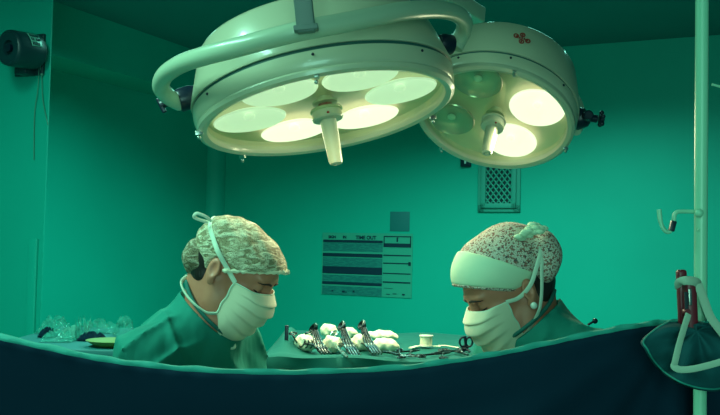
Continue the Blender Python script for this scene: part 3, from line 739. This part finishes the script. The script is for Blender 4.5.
    for side, q in ((NU-1, 1), (0, -1)):
        a = V[side]; b = V[(NV-1)*NU+side]
        if cap['kind'] == 'net':
            pts = [a, H(.018, .022, .082*q), H(-.013, .040, .092*q), H(-.040, .054, .084*q), H(-.072, .068, .062*q), H(-.092, .076, .03*q), H(-.102, .080, 0)]
            MB().tube(smooth_pts(pts), .0052, 8, flat=.28, hint=out).mk('tie', 'strap', mo)
            pts = [b, H(.030, -.088, .072*q), H(.0, -.088, .076*q), H(-.035, -.084, .066*q), H(-.064, -.076, .046*q), H(-.078, -.070, 0)]
            MB().tube(snap(pts), .0056, 8, flat=.5, hint=out).mk('tie', 'strap', mo)
        else:
            pts = [a, H(.020, .0, .080*q), H(-.012, .014, .094*q), H(-.045, .042, .094*q), H(-.080, .070, .08*q), H(-.10, .092, .05*q), H(-.118, .10, 0)]
            MB().tube(smooth_pts(pts), .0050, 8, flat=.22, hint=out).mk('tie', 'strap', mo)
            pts = [b, H(.030, -.068, .080*q), H(-.002, -.042, .095*q), H(-.026, -.012, .095*q), H(-.052, .030, .092*q), H(-.09, .075, .07*q), H(-.118, .10, .0)]
            MB().tube(snap(pts), .0046, 8, flat=.3, hint=out).mk('tie', 'strap', mo)
    if cap['kind'] == 'net':
        o_ = H(-.078, .082, .062)
        pts = [o_, o_+A(-.012, -.01, .010), o_+A(-.030, -.016, .016), o_+A(-.036, -.014, .008), o_+A(-.024, -.008, .002), o_+A(-.008, 0, -.002)]
        MB().tube(smooth_pts(pts), .0036, 8, flat=.4, hint=A(0, -1, .2)).mk('tie_bow', 'strap', mo)
        q = V[(NV-1)*NU+NU//2]
        pts = [V[(NV-1)*NU+NU-5], q+A(.0, -.03, -.012), q+A(.02, -.02, -.016), q+A(.014, -.0, .002)]
        MB().tube(smooth_pts(pts), .0030, 8).mk('tie_end', 'strap', mo)
    # ---- scrub top
    gx = axis_grid(hm[0]-.46, hm[0]+.46, hm[0]-.16, hm[0]+.16, .004, .012)
    gy = axis_grid(hm[1]-.42, hm[1]+.44, hm[1]-.2, hm[1]+.1, .004, .012)
    gz = axis_grid(.55, hm[2]+.05, nb[2]-.15, nb[2]+.1, .004, .014)
    G = SDF(gx, gy, gz)
    G.cap(nb-lean*.005, sh+bnn*.15, .066, .058, .05); G.cap(nb-lean*.005, sh-bnn*.15, .066, .058, .05)
    G.ell(chest+lean*.03, (.122, .185, .185), tax, .05); G.ell(belly, (.12, .165, .17), tax, .05); G.ell(hip+UP*.02, (.135, .19, .16), [bf, bnn, UP], .05)
    G.ell(chest+lean*.04-bf*.03, (.10, .15, .13), tax, .05)
    for so, el, wr, kn, an, q in arms:
        G.cap(so, el, .066, .062, .03); G.cap(el, wr, .060, .040, .02)
    nk = nrm(H(-.02, -.04)-nb)
    nax = [nrm(bf-nk*(bf@nk)), nrm(np.cross(nk, bf)), nk]
    G.cap(nb-nk*.02, nb+nk*.05, .076, .070, .03)
    ridge = lambda v: (1-np.abs(np.sin(v)))**2.5
    cW = nb+nk*.02
    away = lambda X, Y, Z: np.clip((np.sqrt((X-cW[0])**2+(Y-cW[1])**2+(Z-cW[2])**2)-.085)/.06, 0, 1)
    G.wave(lambda X, Y, Z: away(X, Y, Z)*(-.013*ridge(26*X*s+17*Z+9*Y+1.6*np.sin(9*Z+3)+.8)*np.clip(.5+np.sin(11*Z-7*X*s+5*Y), 0, 1)
                           -.010*ridge(26*Z-18*X*s+14*Y+1.4*np.sin(12*X+2))*np.clip(.3+np.sin(14*X*s+9*Z+2), 0, 1)+.004))
    D0 = G.D.copy(); G.ell(nb+nk*.056+bf*.034, (.098, .077, .084), nax, .012, '-')
    for so, el, wr, kn, an, q in arms: G.cap(wr+nrm(wr-el)*.02, wr+nrm(wr-el)*.1, .05, .05, .004, '-')
    top_ = G.mk('scrub_top', 'scrub', root)
    D = G
    # neckline binding: walk around the neck hole
    ring = []
    cN = nb+nk*.056+bf*.034
    for a in np.linspace(-math.pi, math.pi, 49)[:-1]:
        lastp = None
        for ph in np.linspace(-1.4, 1.4, 90):
            p_ = cN+math.cos(ph)*(nax[0]*.098*math.cos(a)+nax[1]*.077*math.sin(a))+nax[2]*.084*math.sin(ph)
            ii = tuple(min(np.searchsorted(g, p_[q]), len(g)-1) for q, g in enumerate(G.g))
            if D0[ii] < 0: lastp = p_
        if lastp is not None: ring.append(lastp)
    if len(ring) > 10:
        ring = np.array(ring)
        for _ in range(3): ring = (np.roll(ring, 1, 0)+ring*2+np.roll(ring, -1, 0))/4
        ring = list(ring)+[ring[0]]
        MB().tube(ring, .0046, 8, cap=False).mk('neck_binding', 'hem', top_)
    # trousers, clogs, gloves
    L = SDF(np.arange(hip[0]-.28, hip[0]+.28, .010), np.arange(hip[1]-.28, hip[1]+.28, .010), np.arange(.07, 1.0, .012))
    L.ell(hip-UP*.02, (.125, .18, .12), [bf, bnn, UP], .05)
    for so, el, wr, kn, an, q in arms: L.cap(hip+bnn*.088*q-UP*.03, kn, .10, .078, .02); L.cap(kn, an+UP*.03, .078, .070, .01)
    L.mk('scrub_trousers', 'scrub', root)
    for so, el, wr, kn, an, q in arms:
        K = box_sdf(A(an[0], an[1], .06)+bf*.04, (.16, .16, .07), .006)
        K.cap(A(an[0], an[1], .045)-bf*.01, A(an[0], an[1], .045)+bf*.12, .044, .042, .02); K.cut(A(0, 0, .002), -UP, .004); K.cut(A(0, 0, .095), UP, .004)
        K.mk('clog', 'clog', root)
        glove(root, wr, nrm(wr-el), nrm(-UP+bf*.1), -q*s)
    if cap['kind'] != 'net':
        kk = P(590, 323, 1.93); MB().tube(smooth_pts([P(588, 325, 1.93), P(591, 323, 1.93), P(595, 321, 1.92)]), .0025, 8).sphere(P(595, 321, 1.92), .006, 8).mk('neck_tie_knot', 'black', top_)
    return root
surgeon(1, P(229, 271, 2.05), 33, 13, 28, P(206, 323, 2.06), dict(kind='net', earring=False), 'surgeon at the left in a netted bouffant cap and mask bending to the right')
surgeon(-1, P(514, 291, 2.03), 31, 10, 30, P(534, 331, 2.02), dict(kind='print', earring=True, bun=P(544, 257, 2.0), gather=P(530, 234, 1.95)), 'surgeon at the right in a floral printed cap with pearl earring looking down')

# ---------------------------------------------------------------- instrument table
TZ = 1.21
def tz(x, y, off=0):   # pixel on the table plane
    return hit(x, y, A(0, 0, TZ+off), UP)
def table():
    x0, x1 = -.24, .40; y0, y1 = 2.34, 3.12
    t = empty('instrument_table', A((x0+x1)/2, (y0+y1)/2, 0), 'instrument table under a green cloth between the two surgeons', 'table')
    MB().bbox(A((x0+x1)/2, (y0+y1)/2, TZ-.024), XYZ, ((x1-x0)/2-.02, (y1-y0)/2-.02, .012), .004).mk('table_top', 'steel', t)
    for x in (x0+.06, x1-.06):
        for y in (y0+.06, y1-.06): MB().tube([A(x, y, 0), A(x, y, TZ-.03)], .014, 12).mk('leg', 'steel', t)
    nx, ny = 130, 110; V = []
    for j in range(ny+1):
        for i in range(nx+1):
            u_, v_ = i/nx, j/ny
            X = x0-.10+(x1-x0+.20)*u_; Y = y0-.30+(y1-y0+.40)*v_; z = TZ
            ex = max(x0-X, X-x1, 0); ey = max(y0-Y, Y-y1, 0)
            drop = 0
            if ey > 0: drop += ey*2.2; Y = (y0-ey*.35) if Y < y0 else (y1+ey*.3)
            if ex > 0: drop += ex*3; X = (x0-ex*.3) if X < x0 else (x1+ex*.3)
            wv = .0035*math.sin(X*21+Y*9)*math.sin(Y*17-X*5)
            z += wv-drop-.003
            z += .055*math.exp(-((X+.195)/.035)**2-((Y-2.60)/.16)**2)
            z += .010*math.exp(-((X+.02)/.2)**2-((Y-2.36)/.02)**2)
            V.append((X+.008*math.sin(z*30+Y*20)*(drop > 0), Y+.01*math.sin(X*34)*(drop > .02), z))
    Fc = [(j*(nx+1)+i, j*(nx+1)+i+1, (j+1)*(nx+1)+i+1, (j+1)*(nx+1)+i) for j in range(ny) for i in range(nx)]
    c = mk('table_cloth', V, Fc, 'tablecloth', None, origin=A((x0+x1)/2, (y0+y1)/2, TZ)); md = c.modifiers.new('s', 'SOLIDIFY'); md.thickness = .003; md.offset = -1
    tag(c, 'green surgical cloth spread over the instrument table', 'cloth')
table()
# gauze rolls
def gauze(x, y, w, h, z0, label, rot=0.0):
    c = tz(x, y+h*.36); d = (c-cam_pos)@fwd; wm_ = w*1.15/F*d/2; hm_ = h*1.05/F*d/2
    c = c+UP*(hm_+z0)
    S = box_sdf(c, (wm_*1.5+.01, wm_*1.5+.01, hm_*1.6+.01), .0028)
    a = [A(math.cos(rot), math.sin(rot), 0), A(-math.sin(rot), math.cos(rot), 0), UP]
    S.ell(c, (wm_, wm_*.85, hm_), a, .006); S.ell(c+a[0]*wm_*.4-UP*hm_*.15, (wm_*.6, wm_*.8, hm_*.82), a, .006); S.ell(c-a[0]*wm_*.4-UP*hm_*.1, (wm_*.6, wm_*.7, hm_*.85), a, .006)
    ph = rng.rand()*6
    S.wave(lambda X, Y, Z: .0022*np.sin(150*X+70*Z+ph)*np.sin(130*Z-60*X+ph)+.0014*np.sin(300*X+ph)*np.sin(260*Z+90*Y)+.0012*np.sin(210*Z+190*X+2*ph))
    o = S.mk('gauze_pad', 'gauze', None, origin=c-UP*hm_); tag(o, label, 'gauze')
gauze(305.5, 345, 19, 16, 0, 'crumpled cream gauze pad at the left end of the instrument row')
gauze(329, 335, 15, 13, .008, 'crumpled cream gauze pad lying behind the middle forceps bundle')
gauze(332, 346, 17, 15, 0, 'crumpled cream gauze pad in front, between first and second forceps bundles')
gauze(349, 337, 14, 10, .008, 'small cream gauze pad lying behind, between second and third forceps bundles')
gauze(360, 345, 17, 16, 0, 'crumpled cream gauze pad under the third forceps bundle')
gauze(382, 340, 27, 9, .010, 'long flat cream gauze pad at the back right of the row')
gauze(385, 347, 24, 13, 0, 'thick cream gauze pad at the right end of the row')
# forceps prototype along +X: rings at origin side, tips at +X
def make_forceps(name, label, cat, L=.15, bent=0, m='darksteel', open_=.03):
    t = empty(name, A(0, 0, 0), label, cat)
    for q in (-1, 1):
        mb = MB(); rc = A(.014, q*(.013+open_*.4), q*.0010)
        mb.tube([rc+A(math.cos(a), math.sin(a), 0)*.0115*1.0 for a in np.linspace(0, 2*math.pi, 17)], .0023, 6, cap=False)
        mb.tube(smooth_pts([rc+A(.011, -q*.003, 0), A(L*.35, q*(.006+open_*.18), q*.001), A(L*.62, q*.001, q*.001), A(L*.8, -q*.0018, bent*.3), A(L, -q*.0012, bent)], 5), [.0026]*12+[.0030]*5+[.0022]*4, 6)
        mb.mk('arm', m, t)
    MB().sphere(A(L*.62, 0, 0), A(.005, .0045, .004), 6).mk('pivot', m, t)
    return t
def place(o, a, b, roll=0):   # lay from point a (rings) to b (tips)
    d = b-a; o.location = Vector(a)
    X = Vector(nrm(d)); Z = Vector((0, 0, 1)); Y = Z.cross(X).normalized(); Z = X.cross(Y)
    m_ = Matrix((X, Y, Z)).transposed(); o.rotation_euler = (m_ @ Matrix.Rotation(roll, 3, 'X')).to_euler()
fp0 = make_forceps('forceps', 'x', 'forceps'); used = [False]
def forceps(a, b, label, group=None, roll=0):
    if not used[0]: o = fp0; used[0] = True
    else: o = copy_tree(fp0)
    o['label'] = label
    if group: o['group'] = group
    place(o, a, b, roll)
    L = np.linalg.norm(b-a)/.15; o.scale = (L, 1, 1)
names = ['leftmost', 'middle', 'rightmost']
for bi, (xa, ya, xb, yb) in enumerate(((310, 334, 326, 356), (339, 332, 356, 358), (359, 331, 377, 356))):
    for k in range(4):
        o = (k-1.5)*2.7
        a = tz(xa+o, ya+16)+UP*.048; b = tz(xb+o*1.1, yb)+UP*.006
        a = P(xa+o, ya, (a-cam_pos)@fwd*.985)
        forceps(a, b, '%s of four dark forceps in the %s bundle on the gauze' % (('leftmost', 'second from left', 'third from left', 'rightmost')[k], names[bi]), 'forceps in the %s bundle' % names[bi], roll=1.1+.2*k)
def scissors(a, b, label, L0=.15):
    o = make_forceps('scissors', label, 'scissors', open_=.05); place(o, a, b); o.scale = (np.linalg.norm(b-a)/.15, 1, 1); return o
a = P(325, 337, 2.60); b = tz(347, 360)+UP*.008
o = make_forceps('needle_holder', 'bright long needle holder leaning left of the middle forceps bundle', 'needle holder', m='steel'); place(o, a, b, .6); o.scale = (np.linalg.norm(b-a)/.15, 1, 1)
scissors(tz(397, 354, .006), tz(419, 350, .006), 'dark scissors lying just right of the thick gauze pad')
scissors(tz(414, 357.5, .006), tz(390, 353, .006), 'dark scissors lying nearest the drape, right of the gauze')
scissors(tz(430, 357, .006), tz(450, 352, .006), 'dark scissors lying open in front of the white spool')
forceps(tz(452, 350, .006), tz(430, 354, .006), 'thin dark forceps crossing the scissors before the spool')
forceps(tz(452, 348.5, .008), tz(468, 355, .006), 'dark forceps slanting right of the white spool')
forceps(tz(392, 350, .02), tz(404, 357, .006), 'dark forceps resting against the right end of the thick gauze pad')
# clamp standing in front of the right surgeon
a = tz(466, 352); top = P(465, 336, (a-cam_pos)@fwd)
t = empty('towel_clamp', a, 'dark ring handled clamp standing before the right surgeon', 'clamp')
for q in (-1, 1):
    mb = MB(); rc = P(466+q*3.2, 342, (a-cam_pos)@fwd)
    mb.tube([rc+A(math.cos(k)*.009, 0, math.sin(k)*.013) for k in np.linspace(0, 2*math.pi, 17)], .003, 6, cap=False)
    mb.tube(smooth_pts([rc-UP*.012, a+A(-q*.004, 0, .012), a+A(q*.010, -.01, .003)]), .0035, 6); mb.mk('arm', 'black', t)
mb = MB().tube([top, a+UP*.004], .004, 8); mb.mk('spring_bar', 'black', t)
# spool
s0 = tz(426, 347); sd = (s0-cam_pos)@fwd; sr = 7/F*sd; shh = 11.5/F*sd
t = empty('thread_spool', s0, 'white spool standing on the table right of the gauze', 'spool')
MB().lathe(s0, XYZ, [(0, .004), (sr*.88, .004), (sr*.88, shh-.003), (0, shh-.003)], 32).mk('winding', 'gauze', t)
for z in (.002, shh-.003): MB().lathe(s0+UP*z, XYZ, [(0, 0), (sr, 0), (sr*1.04, .0015), (sr*1.04, .003), (sr, .004), (0, .004)], 32).mk('flange', 'pearl', t)
a, b, c = tz(410, 349), tz(426, 346), tz(460, 349)
o = MB().tube(smooth_pts([a, (a+b)/2+A(0, .01, 0), b+A(0, -.03, 0), b+A(.04, -.03, 0)]), .006, 8, flat=.35, hint=UP).mk('suture_pack', 'gauze', origin=b); tag(o, 'flat white strip lying under and left of the spool', 'strip')
o.location.z += .003
o = MB().tube(smooth_pts([tz(438, 346.5), tz(448, 347), c]), .0035, 8, flat=.5, hint=UP).mk('suture_strip', 'gauze', origin=c); tag(o, 'thin white strip lying to the right of the spool', 'strip'); o.location.z += .003
# odds at the left end: upright retractor, cup and a curved scissors
a = tz(287, 351); dd_ = (a-cam_pos)@fwd
t = empty('retractor', a, 'dark upright bladed retractor at the left end of the instruments', 'retractor')
MB().bbox(P(286.5, 337, dd_), XYZ, (.0052, .003, .032), .0015).mk('blade', 'black', t)
MB().bbox(a+UP*.008+A(.004, -.005, 0), XYZ, (.017, .012, .008), .004).mk('foot', 'black', t)
a = tz(286, 348); t = empty('steel_cup', a+A(.004, -.03, 0), 'small bright steel cup by the retractor foot', 'cup')
MB().lathe(a+A(.004, -.045, 0), XYZ, [(0, .002), (.010, .002), (.014, .018), (.016, .026), (.0145, .026), (.009, .005), (0, .005)], 24).mk('cup', 'steel', t)
forceps(P(302, 332, dd_), tz(291, 347, .006), 'dark forceps propped between the retractor and first gauze pad')
forceps(P(292, 334, dd_), tz(301, 349, .006), 'dark forceps leaning with ring handles beside the retractor')

# ---------------------------------------------------------------- side counter with packs on the left
def counter():
    d0 = 2.75; z = P(80, 344, d0)[2]
    p = P(85, 344, d0)
    t = empty('side_cart', A(p[0], p[1]+.15, 0), 'low teal cart behind the left surgeon holding plastic packs', 'cart')
    MB().bbox(A(p[0]-.02, p[1]+.20, z-.012), XYZ, (.24, .34, .012), .004).mk('cart_top', 'card', t)
    MB().bbox(A(p[0]-.02, p[1]+.20, z-.32), XYZ, (.22, .32, .29), .006).mk('cabinet', 'plate', t)
    for x in (-.2, .16):
        for y in (-.08, .48): MB().tube([A(p[0]+x, p[1]+y, 0), A(p[0]+x, p[1]+y, z-.6)], .014, 10).mk('leg', 'steel', t)
    def pack(x, y, w, h, dy, m, name, label, seed):
        r = np.random.RandomState(seed); c = P(x, y, d0+dy); c[2] = z+.002
        nx, ny = 12, 9; V = []; wx = w/F*(d0+dy)/2; hh = h/F*(d0+dy)
        for tb in (1, 0):
            for j in range(ny+1):
                for i in range(nx+1):
                    a, b = i/nx*2-1, j/ny*2-1; e = max(0, (1-a**4)*(1-b**4))
                    V.append((c[0]+a*wx*(1+.09*r.randn()), c[1]+b*wx*.7*(1+.08*r.randn()), c[2]+(.004+(hh*e*(.25+1.1*r.rand())) if tb else 0)))
        N = (nx+1)*(ny+1); Fc = []
        for j in range(ny):
            for i in range(nx):
                q = (j*(nx+1)+i, j*(nx+1)+i+1, (j+1)*(nx+1)+i+1, (j+1)*(nx+1)+i); Fc += [q, tuple(N+k for k in q[::-1])]
        bd = [j for j in range(nx+1)]+[(k+1)*(nx+1)-1 for k in range(1, ny+1)]+[ny*(nx+1)+nx-1-k for k in range(nx)]+[(ny-1-k)*(nx+1) for k in range(ny)]
        for k in range(len(bd)-1): Fc.append((bd[k], bd[k+1], N+bd[k+1], N+bd[k]))
        o = mk(name, V, Fc, m, None, origin=c, smooth=False); tag(o, label, 'pack')
    pack(55, 336, 30, 13, .30, 'plastic', 'plastic_pack', 'crinkled clear pack at the far left of the cart', 1)
    pack(58, 344, 28, 9, .05, 'plastic', 'plastic_pack', 'flat clear pack nearest the drape on the cart left', 2)
    pack(100, 335, 34, 10, .35, 'plastic', 'plastic_pack', 'wide clear pack lying behind the yellow green bowl', 3)
    pack(124, 336, 20, 15, .28, 'plastic', 'plastic_pack', 'crinkled clear pack close behind the left surgeon', 4)
    pack(72, 340, 22, 9, .15, 'paperwrap', 'paper_pack', 'teal paper wrapped pack left of the clear tuft', 5)
    pack(92, 341, 26, 6, .10, 'drape', 'dark_pack', 'dark cloth pack lying between the tuft and the dish', 6)
    pack(48, 342, 16, 7, .16, 'drape', 'dark_pack', 'dark cloth pack at the far left edge of the cart', 7)
    # tuft of cellophane
    c = P(82, 342, d0+.12); c[2] = z
    mb = MB(); r = np.random.RandomState(9)
    for k in range(14):
        a = r.rand()*6.28; tip = c+A(math.cos(a)*.018*r.rand()*1.6, math.sin(a)*.018, .045+.035*r.rand()); b0 = c+A(math.cos(a)*.018, math.sin(a)*.018, 0)
        s_ = A(-math.sin(a), math.cos(a), 0)*.012
        mb.prism([b0-s_, b0+s_, tip+s_*.8], A(math.cos(a), math.sin(a), 0)*.0006)
    o = mb.mk('cellophane_bag', M['plastic'], origin=c, smooth=False); tag(o, 'upright tuft of crumpled cellophane in the middle of the cart', 'bag')
    c = P(112, 354, d0-.05); c[2] = z+.002
    o = MB().lathe(c, XYZ, [(0, 0), (.05, 0), (.075, .016), (.078, .018), (.073, .018), (.05, .010), (0, .010)], 40).mk('plastic_dish', 'yellow', origin=c); tag(o, 'yellow green round dish beside the left surgeon back', 'dish')
counter()

# ---------------------------------------------------------------- foreground drape, pole, hook
DD = 1.50
edge_px = [(-90, 314), (-40, 324), (0, 334), (50, 345), (100, 355.5), (150, 362), (200, 366.5), (270, 369), (330, 368), (400, 364.5), (450, 358), (500, 350), (550, 339.5), (600, 329), (640, 322), (668, 319), (690, 320), (720, 324), (760, 330)]
def drape():
    top = smooth_pts([P(x, y+.6, DD) for x, y in edge_px], 12); N = len(top)
    anchor = P(680, 322, DD)
    rows = []
    # back turn, then roll over the top, then the long fall
    def fold(X, s_):
        d = X-anchor[0]; r = math.hypot(d, s_); a = math.atan2(s_, -d)    # angle below horizontal, to the left
        k = .018*math.sin(a*9+.9)*min(1, r/.22)*math.exp(-max(0, abs(d)-.55)*4)+.20*r*math.exp(-((a-.42)/.17)**2)*math.exp(-max(0, r-.40)*6)
        k += .002*math.sin(X*19+1+s_*5)+.012*math.sin(X*5-.5-s_*3.2)*min(1, s_*4)
        return k*min(1, s_/.05)
    prof = [(-.055, -.050), (-.045, -.034), (-.034, -.020), (-.022, -.009), (-.012, -.003), (-.005, 0), (0, -.002), (.003, -.008)]
    falls = [.012, .02, .03, .045]+list(np.linspace(.06, 1.0, 60))
    V = []
    for i, p in enumerate(top):
        wdt = 1.0+.9*max(0, min(1, (-.15-p[0])/.4))+.2*math.sin(i*.37)
        for (b, z) in prof: V.append((p[0], p[1]-b*wdt+.002*math.sin(i*.9), p[2]+z*(1 if b < 0 else 1)+.0012*math.sin(i*.55)*(b < -.001)))
        for s_ in falls: V.append((p[0]+.0*s_, p[1]-.004-fold(p[0], s_), p[2]-.006-s_))
    K = len(prof)+len(falls)
    F1 = [(i*K+k, i*K+k+1, (i+1)*K+k+1, (i+1)*K+k) for i in range(N-1) for k in range(len(prof)-1, K-1)]
    F0 = [(i*K+k, i*K+k+1, (i+1)*K+k+1, (i+1)*K+k) for i in range(N-1) for k in range(0, len(prof)-1)]
    def sub(Fc):
        ids = sorted({i for f_ in Fc for i in f_}); mp = {a: b for b, a in enumerate(ids)}; return [V[i] for i in ids], [tuple(mp[i] for i in f_) for f_ in Fc]
    o = mk('surgical_drape', *sub(F1), 'drape', None, origin=P(360, 366, DD)); tag(o, 'cloth drape hung across the whole foreground, its shade painted navy', 'drape')
    md = o.modifiers.new('s', 'SOLIDIFY'); md.thickness = .002
    h = mk('turned_edge', *sub(F0), 'drapelit', o, label='folded top edge with lamp light painted in teal'); md = h.modifiers.new('s', 'SOLIDIFY'); md.thickness = .003
drape()
# pole
PD = 1.44; pp = P(700.5, 300, PD); pr = 6.4/F*PD
t = empty('drip_stand', A(pp[0]+.004, pp[1], 0), 'pale green upright metal pole at the right edge', 'pole')
tp = P(702, 0, PD)
def polex(z): k = (z-pp[2])/(tp[2]-pp[2]); return pp[:2]+(tp-pp)[:2]*k*.9
MB().tube([A(*polex(.06), .06), A(*polex(2.3), 2.3)], pr, 24).mk('pole', 'pole', t)
for k in range(5):
    a = 2*math.pi*k/5+.3; b0 = A(*polex(.08), .08); e = b0+A(math.cos(a)*.26, math.sin(a)*.26, -.03)
    lg = MB().tube([b0, e], .012, 10).mk('leg', 'pole', t); MB().sphere(e-UP*.022, .026, 10).mk('castor', 'black', lg)
hk = [(697, 212), (690, 211.5), (681, 211.5), (677, 212), (674.5, 215), (673.5, 222), (671, 229.5)]
MB().tube(smooth_pts([P(x, y, PD) for x, y in hk]), .0032, 10).sphere(P(699, 213, PD-.01), .007, 10).sphere(P(698.5, 230, PD-.011), .0022, 8).mk('hook_arm', 'pole', t)
MB().bbox(P(672.5, 226, PD), [nrm(A(.25, 0, 1)), A(0, 1, 0), nrm(A(1, 0, -.25))], (.0085, .004, .0042), .001).mk('hook_sleeve', 'black', t)
MB().tube(smooth_pts([P(x, y, PD) for x, y in [(671, 231), (667, 232), (663, 228), (660.5, 221), (659.5, 213), (659, 209.5)]]), [.0032]*24+[.0036]*17, 10).mk('hook', 'pole', t)
MB().tube(smooth_pts([P(x, y, PD+.02) for x, y in [(712, 84.5), (716, 85.5), (740, 92)]]), .0022, 8).mk('side_rod', 'pole', t)
# red clamp
cpos = P(690, 313, PD-.028); upv = nrm(P(688, 275, 1.412)-P(691, 340, 1.412)); sx = nrm(np.cross(A(0, 1, 0), upv)); cax = [sx, A(0, 1, 0), upv]
t = empty('drip_clamp', P(691, 343, PD-.028), 'dark red plastic clamp strapped to the pole with a bandage', 'clamp')
MB().bbox(P(690.5, 311, PD-.030), cax, (.0095, .010, .052), .006).mk('body', 'red', t)
MB().bbox(P(682.5, 300, PD-.018), cax, (.0075, .007, .048), .004).mk('rear_jaw', 'red', t)
MB().bbox(P(686.5, 306, PD-.041), cax, (.0028, .0015, .022), .001).mk('slot', 'ventdark', t)
MB().bbox(P(690, 297, PD-.042), [nrm(sx+upv*.1), A(0, 1, 0), upv], (.0026, .0015, .013), .001).mk('label_tab', 'steel', t)
MB().lathe(P(687, 312, PD-.040), [sx, upv, A(0, -1, 0)], [(0, .003), (.005, .003), (.006, 0), (.006, -.006)], 20).mk('screw', 'red', t)
# bandage
t = empty('bandage_tie', P(688, 290, PD-.03), 'pale bandage strip tied round the red clamp and drape corner', 'bandage')
hn = A(0, -1, 0)
MB().tube(smooth_pts([P(678.5, 287, 1.415), P(679, 282.5, 1.402), P(686, 280.5, 1.392), P(695, 281.5, 1.396), P(699.5, 285, 1.41)]), .0068, 10, flat=.25, hint=hn).mk('wrap', 'bandage', t)
MB().tube(smooth_pts([P(688.5, 314, 1.392), P(684, 328, 1.378), P(679, 345, 1.360), P(675, 362, 1.345), P(674, 366.5, 1.34), P(680, 369.5, 1.338), P(692, 369, 1.335), P(706, 366, 1.332), P(724, 361, 1.33)]), .0050, 10, flat=.22, hint=hn).mk('loose_end', 'bandage', t)
MB().tube(smooth_pts([P(698, 284, 1.402), P(704, 300, 1.40), P(710, 316, 1.398), P(717, 326, 1.396), P(725, 336, 1.395)]), .0068, 10, flat=.25, hint=hn).mk('strap', 'bandage', t)
# draped corner
def corner():
    out = [(668, 321), (655, 328), (641, 341), (645, 350), (651, 361), (662, 373), (676, 382.5), (690, 388), (704, 391), (720, 391), (740, 384), (752, 365), (748, 343), (730, 328), (712, 322)]
    cen = (697, 331); out = out+[out[0]]
    O = smooth_pts([A(x, y, 0) for x, y in out], 5); NA = len(O)-1; NR = 22; V = []
    for i in range(NA):
        a = math.atan2(O[i][1]-cen[1], O[i][0]-cen[0])
        for k in range(NR+1):
            r = .04+.96*k/NR; x = cen[0]+(O[i][0]-cen[0])*r; y = cen[1]+(O[i][1]-cen[1])*r
            fl = .020*math.sin(a*5+2.6*r)*r+.008*math.sin(a*9+3-4*r)*r
            low = max(0, math.sin(a)); 
            V.append(P(x, y, 1.415-.028*math.sin(min(1, r*1.2)*math.pi/2)*low-.026+fl+.02*(1-low)*r+(.006 if k == NR else 0)))
    Fc = [(i*(NR+1)+k, i*(NR+1)+k+1, ((i+1) % NA)*(NR+1)+k+1, ((i+1) % NA)*(NR+1)+k) for i in range(NA) for k in range(NR)]
    Fc.append(tuple(i*(NR+1) for i in range(NA)))
    o = mk('drape_corner', V, Fc, 'flap', None, origin=P(697, 331, 1.40)); tag(o, 'teal cloth corner bunched and tied over the pole', 'cloth')
    md = o.modifiers.new('s', 'SOLIDIFY'); md.thickness = .0022
    hem = [V[i*(NR+1)+NR-1] for i in range(NA)]; hem = hem+[hem[0]]
    MB().tube([p-A(0, .001, 0) for p in hem], .0014, 6, cap=False).mk('stitched_hem', 'drapelit', o)
corner()
